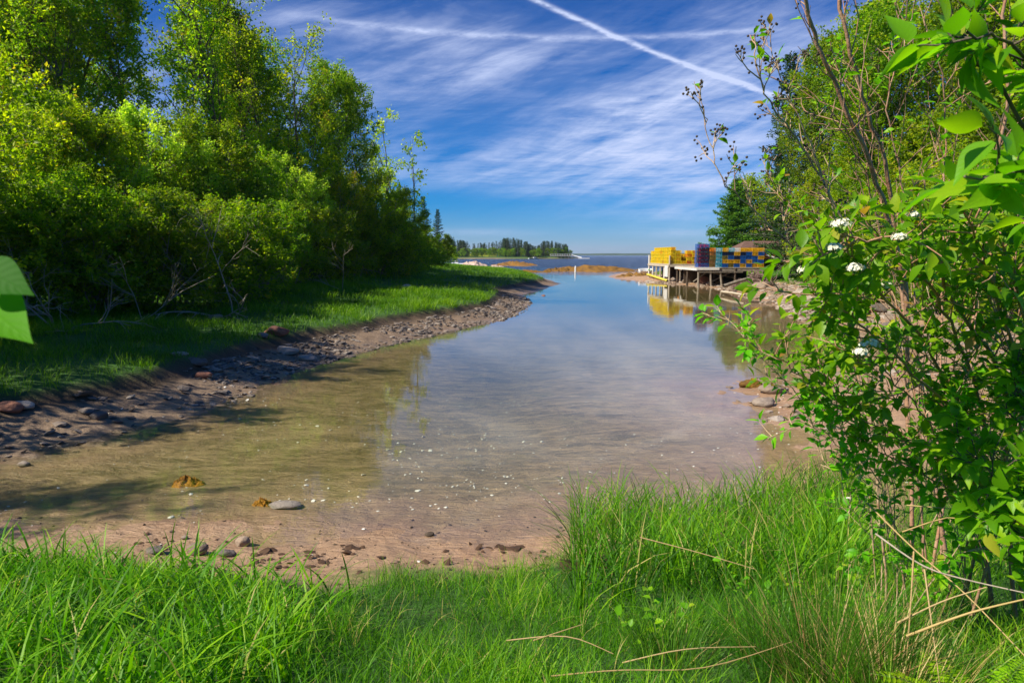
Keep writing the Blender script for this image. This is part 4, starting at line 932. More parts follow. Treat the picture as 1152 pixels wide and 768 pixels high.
V, F = tubes([(np.array([[1.4, 1.0, .35], [3.6, 1.3, 1.4]]), np.array([.07, .06])), (np.array([[2.0, 2.0, 1.3], [4.5, 1.9, .7]]), np.array([.07, .06])), (np.array([[.3, 2.5, .4], [1.8, 2.6, 1.5]]), np.array([.07, .06]))], 6); pt('brace', V, F, M['wood_grey'], pr2)
V, F = boxes([(3.6, 6.5, .8, 6.5, .12, 1.9)]); pt('back_wall', V, F, M['wood_dark'], pr2)
GB = 'blue and gold traps stacked on the inner pier'
for k_ in range(6):
    put('blue' if k_ in (0, 5) else 'navy', 'red', IX + .58, IY + .42, IZ + .035 + k_ * .365, R(90), 'dark blue trap with red netting %s in the sideways corner stack' % lay(k_), GB)
    put('blue', 'red', IX + .58, IY + 1.05, IZ + .035 + k_ * .365, R(90), 'blue trap with red netting %s in the stack behind the corner' % lay(k_), GB)
for k_ in range(5):
    put(['brown', 'brown', 'olive', 'brown', 'orange'][k_], ['olive', 'brown', 'brown', 'orange', 'orange'][k_], IX + 1.42, IY + .62, IZ + .035 + k_ * .365, 0, 'brownish trap %s in the stack left of the teal traps' % lay(k_), GB)
cols = [['teal', 'teal', 'teal', 'teal', 'teal'], ['blue', 'gold', 'olive', 'navy', 'gold'], ['olive', 'gold', 'blue', 'navy', 'teal'], ['blue', 'gold', 'navy', 'gold', 'white'],
        ['gold', 'blue', 'blue', 'navy', 'gold'], ['blue', 'gold', 'blue', 'blue', 'gold'], ['gold', 'blue', 'blue', 'gold', 'gold'], ['gold', 'blue', 'gold', 'blue', 'gold']]
for c_, cc in enumerate(cols):
    for k_, w_ in enumerate(cc):
        put(w_, w_ if w_ != 'teal' else 'white', IX + 2.02 + c_ * .565, IY + .58, IZ + .035 + k_ * .365, 0, '%s trap %s in the %s column of the checkered wall' % (w_, lay(k_), NTH[c_]), GB)
    for k_ in range(3, 5):
        put(cc[k_ - 2], 'brown', IX + 2.02 + c_ * .565, IY + 1.66, IZ + .035 + k_ * .365, 0, '%s trap %s in the %s column behind the checkered wall' % (cc[k_ - 2], lay(k_), NTH[c_]), GB)
    for k_ in range(3): pass
# traps on the shore right of the pier, on a low staging
SX, SY = X(866, 66), 66.5
stg = empty('staging', (SX, SY, 0)); tag(stg, 'low dark staging on the shore under the brown and orange traps', 'staging'); gl_ = gz(SX + 1, SY); SZ = max(gl_ + .35, 1.6)
V, F = boxes([(1.4, .1 + .15 * k_, SZ, 5.6, .13, .06) for k_ in range(16)]); pt('deck', V, F, M['wood_grey'], stg)
for x in (-1.3, 0, 1.4, 2.8, 4.1):
    V, F = tubes([(np.array([[x, .2, -.3], [x, .2, SZ - .03]]), np.array([.1, .09]))], 6); pt('post', V, F, M['wood_dark'], stg)
sc2 = [['olive', 'brown', 'olive', 'orange', 'orange'], ['olive', 'olive', 'brown', 'orange', 'teal'], ['brown', 'olive', 'orange', 'orange'], ['olive', 'brown', 'olive', 'gold'], ['brown', 'olive', 'brown', 'gold'], ['olive', 'olive', 'orange', 'gold'], ['brown', 'olive', 'gold', 'orange'], ['olive', 'brown', 'gold', 'gold']]
for c_, cc in enumerate(sc2):
    for k_, w_ in enumerate(cc):
        put(w_, 'brown', SX - .95 + c_ * .6, SY + .65, SZ + .035 + k_ * .365, 0, '%s trap %s in the %s column on the low shore staging' % (w_, lay(k_), NTH[c_]), 'weathered traps on the low staging')
V, F = tubes([(np.array([[0, 0, -.2], [0, 0, 2.2 + SZ - .4]]), np.array([.09, .08]))], 7); o = newmesh('dark_post', V, F, M['wood_dark']); o.location = (X(851, 66), 66.0, gz(X(851, 66), 66)); tag(o, 'upright dark post at the right end of the checkered trap wall', 'post')
for k_, (a, b_, c_) in enumerate([((862, 287), (884, 294), 'white plank leaning on the traps right of the checkered wall'), ((866, 293), (890, 291), 'pale plank lying nearly level on the weathered traps')]):
    V, F = tubes([(np.array([D(*a, 65.9), D(*b_, 65.8)]), np.array([.10, .09]))], 4); o = newmesh('plank', V, F, M['wood_white']); tag(o, c_, 'plank')
# logs and stone under the piers
def log(a, b_, r0, label, m_='wood_grey'):
    V, F = tubes([(np.array([a, (np.array(a) + b_) / 2 + [0, 0, .03], b_]), np.array([r0, r0 * .95, r0 * .8]))], 9); tag(newmesh('log', V, F, M[m_], smooth=True), label, 'log')
log(D(814, 322, 57), D(843, 313, 58), .16, 'thick weathered log sloping up from the water to the rope pile')
log(D(812, 328, 52), D(838, 332, 47), .09, 'long thin pale pole lying in the mud at the cove edge', 'wood_pale')
log(D(843, 339, 44), D(868, 341, 43), .06, 'dark stick at the waterline of the right bank', 'wood_dark')
log(D(806, 305, 67), D(824, 299, 68), .12, 'dark timber jammed under the inner pier', 'wood_dark')
log(D(815, 307, 66), D(838, 300, 66), .12, 'second dark timber leaning under the inner pier', 'wood_dark')
rock((X(790, 69), 68.5), (.75, .6, .5), M['rock_red'], 'reddish boulder under the inner pier between the poles', seed=61)
rock((X(797, 66), 65.6), (.4, .4, .3), M['rock_tan'], 'small tan stone at the foot of an inner pier pole', seed=62)
for k_, (px, d_, sz_, mt, lb) in enumerate([(858, 57, 1.0, 'rock_tan', 'broad flat tan ledge on the beach below the rope pile'), (842, 54, .6, 'slate_pale', 'pale slab beside the broad tan ledge'), (800, 72, .8, 'rock_red', 'brown boulder in the dark behind the inner pier poles'), (770, 76.5, .7, 'slate', 'dark boulder under the outer pier'), (760, 77, .6, 'slate', 'second dark boulder under the outer pier, further left')]):
    rock((X(px, d_), d_), (sz_, sz_ * .8, sz_ * .4), M[mt], lb, seed=70 + k_)
# heap of old rope and netting
def heap(px, d_, rx, ry, hz, label, name, mtl, seed):
    r_ = np.random.default_rng(seed); br = []
    for k_ in range(420):
        a = r_.uniform(0, 6.28); q_ = r_.random() ** .5; p = np.array([math.cos(a) * q_ * rx, math.sin(a) * q_ * ry, hz * (1 - q_ ** 2.2) * r_.uniform(.25, 1.)])
        br.append((curve(p, [*r_.normal(size=2), r_.normal(0, .25) - .1], r_.uniform(.5, 1.1), 5, r_, .35, -.03), np.full(6, r_.uniform(.018, .034))))
    V, F = tubes(br, 4); o = newmesh(name, V, F, mtl); o.location = (X(px, d_), d_, gz(X(px, d_), d_)); return tag(o, label, 'rope heap')
M['rope'] = simple('rope', (.30, .21, .17), .9, .1, .55, 4, c2=(.16, .11, .10))
heap(852, 60.5, 1.25, 1.1, 1.25, 'brown heap of old rope and netting at the shore end of the inner pier', 'rope_heap', M['rope'], 5)
heap(836, 59, .6, .6, .5, 'small lower heap of brown rope at the left foot of the big heap', 'rope_heap', M['rope'], 6)
# gray shed behind
shx, shy = X(852, 92), 92; shz = max(gz(shx, shy), 1.2); shd = empty('shed', (shx, shy, shz)); tag(shd, 'low shed with brown roof and white gable behind the traps', 'shed')
Wd, Dp, Hw_ = 6.6, 5.0, 4.72 - 1.35 - shz + .35
V, F = boxes([(0, 0, Hw_ / 2, Wd, Dp, Hw_)]); pt('wall', V, F, M['shingle_wall'], shd)
V, F = boxes([(-2.1, -Dp / 2 - .02, Hw_ / 2, 2.3, .05, Hw_ - .05)]); pt('front_wall', V, F, M['white'], shd)
rf = np.array([[-Wd / 2 - .4, -Dp / 2 - .4, Hw_ - .05], [Wd / 2 + .4, -Dp / 2 - .4, Hw_ - .05], [Wd / 2 + .4, Dp / 2 + .4, Hw_ - .05], [-Wd / 2 - .4, Dp / 2 + .4, Hw_ - .05], [-Wd / 2 + 1.3, 0, Hw_ + 1.15], [Wd / 2 + .4, 0, Hw_ + 1.15]])
rv = np.vstack([rf, rf - [0, 0, .14]]); RF = [[0, 1, 5, 4], [2, 3, 4, 5], [3, 0, 4], [1, 2, 5], [7, 6, 10, 11], [9, 8, 11, 10], [9, 10, 6], [8, 7, 11], [0, 6, 7, 1], [2, 8, 9, 3], [1, 7, 8, 2], [3, 9, 6, 0]]
pt('roof', rv, RF, M['roof'], shd)
for wx in (-.2, 1.5):
    V, F = boxes([(wx, -Dp / 2 - .03, Hw_ * .6, 1.1, .06, .7)]); f_ = pt('window', V, F, M['white'], shd)
    V, F = boxes([(wx, -Dp / 2 - .07, Hw_ * .6, .95, .03, .55)]); pt('pane', V, F, M['glassy'], f_)
V, F = boxes([(-2.1, -Dp / 2 - .06, Hw_ * .45, .8, .05, Hw_ * .85)]); pt('door', V, F, M['shingle_wall'], shd)
# utility pole
V, F = tubes([(np.array([[0, 0, -.5], [0, 0, 7.5]]), np.array([.13, .10]))], 8); o = newmesh('utility_pole', V, F, M['wood_dark']); o.location = (X(857, 96), 96, gz(X(857, 96), 96)); tag(o, 'dark wooden pole rising behind the shed', 'pole')
# skiff
def boat(name, L, B_, Hh, loc, rz, tilt, label, mtl, cabin=False, flip=False):
    n_ = 14; t_ = np.linspace(0, 1, n_); V = []; prof = [(-1, 1), (-.92, .45), (-.6, .08), (0, 0), (.6, .08), (.92, .45), (1, 1)]
    for q_ in t_:
        wv = B_ / 2 * (1 - max(0, (q_ - .45) / .55) ** 2.1) * (.86 + .14 * min(1, q_ * 3)); sh = Hh * (1 + .35 * max(0, q_ - .4) ** 1.5); kr = Hh * .55 * max(0, (q_ - .7) / .3) ** 2
        for (a, b_) in prof: V.append((q_ * L - L / 2, a * max(wv, .01), kr + (sh - kr) * b_))
    V = np.array(V); m_ = len(prof); V2 = V * [.96, .9, .92] + [0, 0, Hh * .09]; V2[:, 2] = np.where(V[:, 2] > Hh * .95, V[:, 2], V2[:, 2]); F = []
    for i in range(n_ - 1):
        for j in range(m_ - 1): F.append([i * m_ + j, (i + 1) * m_ + j, (i + 1) * m_ + j + 1, i * m_ + j + 1]); F.append([c + len(V) for c in [i * m_ + j + 1, (i + 1) * m_ + j + 1, (i + 1) * m_ + j, i * m_ + j]])
        for j in (0, m_ - 1): F.append([i * m_ + j, (i + 1) * m_ + j, (i + 1) * m_ + j + len(V), i * m_ + j + len(V)])
    F.append(list(range(m_))); F.append([c + len(V) for c in range(m_ - 1, -1, -1)])
    root = empty(name, loc, rz); root.rotation_euler = (tilt, 0, rz); tag(root, label, 'boat'); pt('hull', np.vstack([V, V2]), F, mtl, root, smooth=True)
    if cabin:
        v_, f_ = boxes([(L * .12, 0, Hh * 1.35, L * .24, B_ * .62, Hh * 1.1)]); cb = pt('cabin', v_, f_, M['white'], root)
        v_, f_ = boxes([(L * .12, 0, Hh * 1.6, L * .245, B_ * .64, Hh * .35)]); pt('windows', v_, f_, M['glassy'], cb)
        v_, f_ = tubes([(np.array([[L * .1, 0, Hh * 1.8], [L * .1, 0, Hh * 3.2]]), np.array([.04, .03]))], 5); pt('mast', v_, f_, M['wood_grey'], root)
    else:
        v_, f_ = boxes([(-L * .15, 0, Hh * .6, .2, B_ * .84, .03), (L * .15, 0, Hh * .6, .2, B_ * .8, .03)]); pt('thwart', v_, f_, M['wood_pale'], root)
    return root
bx_ = P(710, 307.5, .15); boat('dinghy', 2.1, 1.05, .55, (bx_[0], 96, max(gz(bx_[0], 96), .25) + .08), R(12), R(22), 'small white dinghy pulled up on the brown mud left of the outer pier', M['white'])
boat('motorboat', 8, 2.6, 1.1, (X(600, 520), 520, -.3), R(20), 0, 'white cabin boat moored off the far wooded point', M['white'], cabin=True)
boat('motorboat', 4.2, 1.6, .8, (X(516, 205), 205, -.2), R(170), 0, 'small grey white boat lying left of the pale pink rocks', M['white'], cabin=True)
# far pier and float
fp = empty('far_pier', (X(619, 575), 575, 0)); tag(fp, 'long white pier running out from the right end of the far point', 'pier')
V, F = boxes([(9, 0, 2.6, 18, 2.2, .35), (24, 0, 1.3, 13, .0001 + 1.5, .25)]); 
V, F = boxes([(9, 0, 2.6, 18, 2.2, .35)]); pt('deck', V, F, M['wood_white'], fp)
V, F = tubes([(np.array([[18, 0, 2.6], [26, 0, .7]]), np.array([.7, .7]))], 4); pt('ramp', V, F, M['white'], fp)
V, F = boxes([(28, 0, .3, 9, 3.5, .7)]); pt('float', V, F, M['white'], fp)
V, F = boxes([(x, y, 3.3, .15, .15, 1.2) for x in np.arange(0, 18.1, 2) for y in (-1, 1)] + [(9, y, 3.9, 18, .12, .14) for y in (-1, 1)]); pt('railing', V, F, M['white'], fp)
for x in range(0, 19, 3):
    V, F = boxes([(x, -.9, .8, .4, .4, 3.6)]); pt('pile', V, F, M['wood_grey'], fp)
# clearing: grass on the far point
V = []; cx_, cy_ = X(541, 640), 640
a = np.linspace(0, 2 * np.pi, 26, endpoint=False); rim = np.stack([cx_ + np.cos(a) * 15, cy_ + np.sin(a) * 22], 1)
xs = np.linspace(-1, 1, 18); gxx, gyy = np.meshgrid(xs, xs); VX = cx_ + gxx * 15; VY = cy_ + gyy * 22; hz_ = ground(VX, VY) + .35 + np.clip(1 - gxx ** 2 - gyy ** 2, -.4, 1) * 1.2 + (gyy + 1) * 1.6
V = np.stack([VX.ravel(), VY.ravel(), hz_.ravel()], 1); i = np.arange(17)[:, None] * 18; j = np.arange(17)[None]; F = np.stack([i + j, i + j + 1, i + 19 + j, i + 18 + j], -1).reshape(-1, 4)
M['field'] = simple('field', (.30, .34, .04), .9, .1, .3, .2); tag(newmesh('clearing', V, F, M['field'], smooth=True), kind='structure')
# mooring marker
V, F = tubes([(np.array([[0, 0, -.4], [0, 0, 1.0], [0, 0, 1.15]]), np.array([.16, .14, .02]))], 8); o = newmesh('marker_buoy', V, F, M['white']); o.location = (X(647, 121), 121, 0); tag(o, 'small white marker standing in the water before the weedy ledge', 'buoy')
print('traps', ntrap)
# buoys and rope on the piers
def buoy(x, y, z, col, label, tilt):
    V, F = tubes([(np.array([[0, 0, -.2], [0, 0, -.17], [0, 0, 0], [0, 0, .12], [0, 0, .2], [0, 0, .34]]), np.array([.03, .07, .08, .07, .02, .015]))], 9)
    root = newmesh('pot_buoy', V, F, M['wire_' + col], smooth=True); root.location = (x, y, z); root.rotation_euler = (tilt, .3, 0); tag(root, label, 'buoy', 'pot buoys on the outer pier')
for k_, (dx_, col, lb) in enumerate([(1.0, 'orange', 'orange pot buoy hanging under the deck edge of the outer pier, leftmost'), (1.25, 'white', 'white pot buoy beside the leftmost orange one, outer pier'), (2.0, 'red', 'red pot buoy hanging near the middle of the outer pier front'), (2.6, 'orange', 'orange pot buoy hanging at the right end of the outer pier front'), (2.85, 'yellow', 'yellow pot buoy next to the right end orange one, outer pier')]):
    buoy(OX + dx_, OY - .16, OZ - .42 - .05 * (k_ % 2), col, lb, .1 * k_)
# ------------------------------------------------------------------ near shrubs, twigs, stalks
def leafmesh(pos, drn, nrm_, size, asp, r_, rnd=None, nseg=5, fold=.18, droop=.25):
    """ovate leaves with a midrib fold; pos/drn/nrm Nx3"""
    n = len(pos); t_ = np.linspace(0, 1, nseg + 1); wprof = np.array([.03, .62, 1.0, .86, .48, .0]) if nseg == 5 else np.clip(np.sin(np.pi * t_ ** .70), 0, 1) * (1.22 - .62 * t_)
    a = norm(drn); nn = norm(nrm_ - (nrm_ * a).sum(1, keepdims=True) * a); b = np.cross(nn, a); S = size[:, None, None]
    curl = r_.uniform(.3, 1.4, n)[:, None, None] * droop
    c = pos[:, None] + S * (t_[None, :, None] * a[:, None] - curl * (t_ ** 2)[None, :, None] * nn[:, None])
    wv = (wprof * .5)[None, :, None] * S * asp * b[:, None]; up_ = (wprof)[None, :, None] * S * asp * fold * nn[:, None]
    V = np.stack([c - wv + up_, c, c + wv + up_], 2).reshape(n, -1, 3); m_ = 3 * (nseg + 1); f = []
    for k in range(nseg): f += [[3 * k, 3 * k + 1, 3 * k + 4, 3 * k + 3], [3 * k + 1, 3 * k + 2, 3 * k + 5, 3 * k + 4]]
    F = (np.arange(n)[:, None, None] * m_ + np.array(f)[None]).reshape(-1, 4); rnd = r_.random(n) if rnd is None else rnd
    return V.reshape(-1, 3), F, {'rnd': ('POINT', np.repeat(rnd, m_)), 'lt': ('POINT', np.tile(np.repeat(t_, 3), n)), 'lu': ('POINT', np.tile([-1., 0, 1.], n * (nseg + 1)))}
def poly(pts, n=5):
    """smooth polyline through control points"""
    P_ = np.array(pts, float); t0 = np.linspace(0, 1, len(P_)); t1 = np.linspace(0, 1, (len(P_) - 1) * n + 1); q_ = np.stack([np.interp(t1, t0, P_[:, k]) for k in range(3)], 1)
    for _ in range(3): q_[1:-1] = .5 * q_[1:-1] + .25 * (q_[:-2] + q_[2:])
    return q_
def leaf_cluster(p, d, r_, n, size, POS, DRN, NRM, SZ, spread=1.):
    """a rosette of leaves at a twig's end"""
    for k in range(n):
        az_ = k * 2.4 + r_.uniform(-.3, .3); dd = sidedir(d, az_, r_.uniform(.5, 1.35) * spread); dd = norm(dd + np.array([0, 0, -.12]))
        POS.append(p - d * r_.uniform(0, .04) + dd * .012); DRN.append(dd); NRM.append(norm(np.array([0, 0, 1.]) + r_.normal(size=3) * .35 + d * .3)); SZ.append(size * r_.uniform(.45, 1.25))
def shrub(name, stems, label, seed, leafy, sz=.06, barkm='bark_red', leafm='leaf_shrub', twigL=(.25, .6), ntw=7, sub=3, nleaf=(3, 6), flowers=(), lean_up=.35, cat='shrub', asp=.55, leaf_from=0., buds=0):
    """stems: list of (control points, r0, r1, leafiness)"""
    r_ = np.random.default_rng(seed); wood = []; POS, DRN, NRM, SZ = [], [], [], []; bud = []
    for (cp, r0, r1, lf) in stems:
        c = poly(cp); c[1:] += r_.normal(size=(len(c) - 1, 3)) * .006; r0 *= .44; r1 *= .7; wood.append((c, np.linspace(r0, r1, len(c)))); Ls = np.linalg.norm(np.diff(c, axis=0), axis=1).sum()
        nt_ = int(ntw * Ls * (.6 + .8 * lf))
        for k in range(nt_):
            t = .12 + .88 * (k + r_.random()) / nt_; p, d = along(c, min(t, .995)); L = r_.uniform(*twigL) * (1.1 - .35 * t)
            tw = curve(p, norm(sidedir(d, r_.uniform(0, 6.28), r_.uniform(.5, 1.2)) + [0, 0, lean_up]), L, 5, r_, .14, .05); rr0 = min(r0 * .45, .0034); wood.append((tw, np.linspace(rr0, .0016, 6)))
            ends = [(tw[-1], norm(tw[-1] - tw[-2]))]
            for q_ in range(sub):
                p2, d2 = along(tw, r_.uniform(.25, .9)); t2 = curve(p2, norm(sidedir(d2, r_.uniform(0, 6.28), r_.uniform(.5, 1.)) + [0, 0, .2]), L * r_.uniform(.25, .5), 3, r_, .14, .05); wood.append((t2, np.linspace(.0026, .0012, 4))); ends.append((t2[-1], norm(t2[-1] - t2[-2])))
            for (pe, de) in ends:
                if r_.random() < lf: leaf_cluster(pe, de, r_, int(r_.integers(*nleaf)), sz, POS, DRN, NRM, SZ)
                elif buds and r_.random() < buds:
                    for _ in range(3): bud.append(pe + r_.normal(size=3) * .012)
                if lf > .3 and r_.random() < lf * .8:
                    pm, dm = along(tw, r_.uniform(.3, .9)); leaf_cluster(pm, dm, r_, 2, sz * .9, POS, DRN, NRM, SZ)
    root = empty(name, stems[0][0][0]); o0 = np.array(stems[0][0][0]); tag(root, label, cat)
    V, F = tubes(wood, 6); pt('stems', V - o0, F, M[barkm], root, smooth=True)
    if POS:
        SZ = np.array(SZ); V, F, rn = leafmesh(np.array(POS), np.array(DRN), np.array(NRM), SZ, asp, r_, rnd=np.where(r_.random(len(SZ)) < .012, 1., np.clip(r_.normal(.48, .24, len(SZ)), 0, .95)), nseg=8 if sz > .07 else 5); pt('leaves', V - o0, F, M[leafm], root, smooth=True, attrs=rn)
    if bud:
        V0, F0 = IC[1]; v = (V0[None] * .0065 + np.array(bud)[:, None]).reshape(-1, 3); pt('buds', v - o0, (np.arange(len(bud))[:, None, None] * len(V0) + F0[None]).reshape(-1, 3), M['wood_dark'], root)['kind'] = 'stuff'
    for (c, rad) in flowers:
        c = np.array(c); PP, DD, NN, SS = [], [], [], []; st = []
        for k in range(42):
            a = r_.uniform(0, 6.28); e_ = math.asin(r_.uniform(-.15, 1)); o_n = np.array([math.cos(a) * math.cos(e_), math.sin(a) * math.cos(e_), math.sin(e_)]); f_ = c + o_n * [rad, rad, rad * .6] * r_.uniform(.6, 1.25)
            if k % 5 == 0: st.append((np.array([c - [0, 0, rad * .9], (c + f_) / 2 - [0, 0, rad * .25], f_]), np.array([.0016, .0012, .0008])))
            for m_ in range(4):
                dd_ = sidedir(o_n, m_ * 1.57 + a, 1.3); PP.append(f_); DD.append(dd_); NN.append(o_n); SS.append(.008)
        fl = None; V, F = tubes(st, 4); 
        V2, F2, rn = leafmesh(np.array(PP), np.array(DD, float), np.array(NN), np.array(SS), .9, r_, nseg=5, fold=.1, droop=.1)
        fl = pt('flower_cluster', V2 - o0, F2, M['petal'], root, attrs=rn); pt('stalk', V - o0, F, M['leafy_stalk'], fl)
    print(name, len(POS), 'leaves'); return root
M['leafy_stalk'] = simple('leafy_stalk', (.16, .26, .05), .6, .3, .2, 8)
# 1. flowering shrub, middle distance of the near bank
B0 = D(1120, 640, 3.6); B0[2] = gz(B0[0], B0[1]) - .05
def bs(*p): return [B0 + np.array([random.Random(len(p) + int(p[0][0])).uniform(-.35, .25), random.Random(int(p[1][0])).uniform(-.3, .3), 0])] + [D(*q_) for q_ in p]
fl_px = [(945, 253, 2.3), (938, 279, 2.2), (962, 302, 2.1), (1012, 267, 2.25), (1027, 243, 2.4), (905, 304, 2.4), (998, 322, 2.5), (975, 318, 2.5), (978, 388, 2.4), (968, 396, 2.35), (1095, 212, 1.9)]
shrub('flowering_shrub', [
    (bs((1090, 470, 3.3), (1040, 380, 3.0), (985, 325, 2.7), (950, 300, 2.4)), .022, .005, .85),
    (bs((1105, 500, 3.2), (1040, 430, 2.9), (980, 375, 2.7), (940, 345, 2.5), (915, 330, 2.4)), .016, .004, .85),
    (bs((1100, 440, 3.1), (1062, 340, 2.8), (1020, 290, 2.5), (975, 268, 2.3), (948, 276, 2.2)), .020, .004, .9),
    (bs((1130, 470, 3.2), (1119, 403, 3.0), (1070, 339, 2.8), (1052, 290, 2.6), (1040, 250, 2.5)), .026, .006, .8),
    (bs((1145, 480, 3.0), (1140, 380, 2.7), (1110, 300, 2.5), (1085, 240, 2.2)), .020, .005, .9),
    (bs((1160, 450, 2.9), (1150, 340, 2.6), (1120, 262, 2.3)), .018, .005, .9),
    (bs((1110, 540, 3.4), (1035, 500, 3.2), (960, 470, 3.0), (905, 430, 2.9), (868, 395, 2.8)), .011, .003, .8),
    (bs((1095, 560, 3.4), (1010, 520, 3.2), (950, 480, 3.1), (925, 420, 3.0)), .010, .003, .8),
    (bs((1090, 560, 3.2), (1040, 470, 3.0), (1000, 420, 2.8), (965, 400, 2.6)), .012, .003, .9)],
    'leafy shrub with flat white flower clusters filling the right side of the photo', 11, True, sz=.066, barkm='bark_red', twigL=(.14, .34), ntw=7.5, sub=2, nleaf=(3, 6),
    flowers=[(D(px, py, d_ - .10), .020 + .010 * (px % 3 == 0)) for (px, py, d_) in fl_px])
# 2. tall bare stemmed shrub
C0 = D(1060, 520, 4.4); C0[2] = gz(C0[0], C0[1]) - .05
def cs(*p): return [C0 + np.array([(p[0][0] % 7 - 3) * .05, (p[0][1] % 5 - 2) * .05, 0])] + [D(*q_) for q_ in p]
shrub('bare_stemmed_shrub', [
    (cs((1020, 330, 4.2), (999, 238, 4.0), (967, 156, 3.8), (936, 90, 3.7), (917, 39, 3.6), (900, -15, 3.5)), .034, .013, .3),
    (cs((1015, 300, 4.3), (995, 176, 4.1), (964, 90, 3.9), (948, 20, 3.8), (944, -30, 3.8)), .030, .012, .3),
    (cs((1010, 360, 4.1), (985, 240, 4.0), (975, 200, 3.9), (955, 150, 3.8), (925, 110, 3.7)), .014, .004, .15),
    (cs((1030, 320, 4.4), (1015, 200, 4.3), (995, 120, 4.2), (1012, 60, 4.2), (1026, 20, 4.2)), .014, .004, .35),
    (cs((1060, 330, 4.6), (1062, 200, 4.6), (1065, 120, 4.6), (1055, 60, 4.5)), .016, .005, .4),
    (cs((1100, 330, 4.4), (1120, 200, 4.3), (1134, 100, 4.2), (1130, 10, 4.2), (1128, -40, 4.2)), .024, .012, .3)],
    'tall shrub with reddish nearly leafless stems rising out of the top right', 12, True, sz=.065, barkm='bark_red', twigL=(.25, .6), ntw=4.2, sub=3, nleaf=(2, 4), buds=.25)
E0 = D(1010, 520, 3.9); E0[2] = gz(E0[0], E0[1]) - .05
def es(*p): return [E0 + np.array([(p[0][0] % 7 - 3) * .04, (p[0][1] % 5 - 2) * .04, 0])] + [D(*q_) for q_ in p]
shrub('bare_stemmed_shrub', [
    (es((975, 330, 3.7), (948, 250, 3.6), (917, 187, 3.5), (881, 137, 3.4), (854, 98, 3.3), (848, 40, 3.3)), .017, .004, .2),
    (es((965, 340, 3.6), (925, 295, 3.5), (901, 281, 3.4), (858, 246, 3.3), (815, 208, 3.2), (800, 168, 3.2), (790, 128, 3.2)), .012, .003, .22),
    (es((960, 300, 3.6), (930, 210, 3.5), (900, 130, 3.4), (872, 80, 3.4), (868, 35, 3.4)), .010, .003, .2),
    (es((950, 330, 3.8), (905, 250, 3.8), (880, 225, 3.8), (862, 190, 3.8)), .008, .003, .3)],
    'pale barked twiggy shrub with dark dried buds reaching out over the water', 13, True, sz=.055, barkm='bark_pale', twigL=(.08, .26), ntw=6.5, sub=3, nleaf=(2, 4), buds=.75)
# 3. close big leaved branch, top right
G0 = np.array([2.35, 2.0, gz(2.35, 2.0) - .05])
shrub('big_leaved_shrub', [
    ([G0, D(1290, 520, 2.0), D(1250, 330, 1.8), D(1185, 235, 1.55), D(1135, 205, 1.4), D(1078, 192, 1.3)], .015, .004, .95),
    ([G0 + [.1, 0, 0], D(1310, 300, 1.9), D(1240, 160, 1.75), D(1180, 90, 1.65), D(1130, 45, 1.6), D(1085, 40, 1.55)], .015, .004, .7),
    ([G0 + [0, .1, 0], D(1260, 420, 2.1), D(1200, 230, 1.9), D(1131, 105, 1.75), D(1092, 59, 1.7), D(1058, -10, 1.65)], .012, .006, .25)],
    'close shrub whose large drooping leaves hang into the upper right corner', 14, True, sz=.095, barkm='bark', twigL=(.08, .22), ntw=4.2, sub=1, nleaf=(4, 7), lean_up=.05, asp=.5)
# 4. low leafy shoots in front
H0 = D(1030, 640, 3.5); H0[2] = gz(H0[0], H0[1]) - .03
def hs4(*p): return [H0 + np.array([(p[0][0] % 9 - 4) * .08, (p[0][1] % 5 - 2) * .06, 0])] + [D(*q_) for q_ in p]
shrub('leafy_sapling', [
    (hs4((1000, 560, 3.4), (960, 492, 3.3), (901, 451, 3.2), (840, 387, 3.1), (832, 372, 3.1)), .007, .002, .8),
    (hs4((1010, 560, 3.4), (985, 480, 3.3), (960, 420, 3.2), (940, 370, 3.1)), .007, .002, .7),
    (hs4((1005, 580, 3.3), (965, 530, 3.2), (935, 490, 3.1), (905, 470, 3.1)), .006, .002, .8),
    (hs4((1045, 560, 3.3), (1040, 480, 3.2), (1020, 420, 3.1)), .007, .002, .8),
    (hs4((1070, 580, 3.2), (1085, 500, 3.0), (1075, 440, 2.9)), .007, .002, .85),
    (hs4((1090, 600, 3.0), (1120, 530, 2.9), (1140, 470, 2.8)), .007, .002, .9),
    (hs4((980, 610, 3.2), (950, 560, 3.1), (945, 520, 3.1)), .005, .002, .8)],
    'thin upright leafy shoots growing at the foot of the flowering shrub', 15, True, sz=.055, barkm='bark_pale', twigL=(.10, .30), ntw=9, sub=2, nleaf=(3, 6))
I0 = D(1180, 700, 2.7); I0[2] = gz(I0[0], I0[1]) - .03
shrub('leafy_sapling', [
    ([I0, D(1160, 600, 2.6), D(1120, 540, 2.5), D(1080, 500, 2.5)], .010, .003, .95),
    ([I0, D(1190, 600, 2.6), D(1150, 560, 2.5), D(1130, 610, 2.4)], .008, .003, .95),
    ([I0 + [.1, .1, 0], D(1200, 560, 2.7), D(1165, 480, 2.6), D(1140, 420, 2.6)], .010, .003, .95)],
    'low shrub with dark veined leaves at the right edge, below the flowering one', 16, True, sz=.085, barkm='bark', twigL=(.12, .28), ntw=9, sub=2, nleaf=(3, 6))
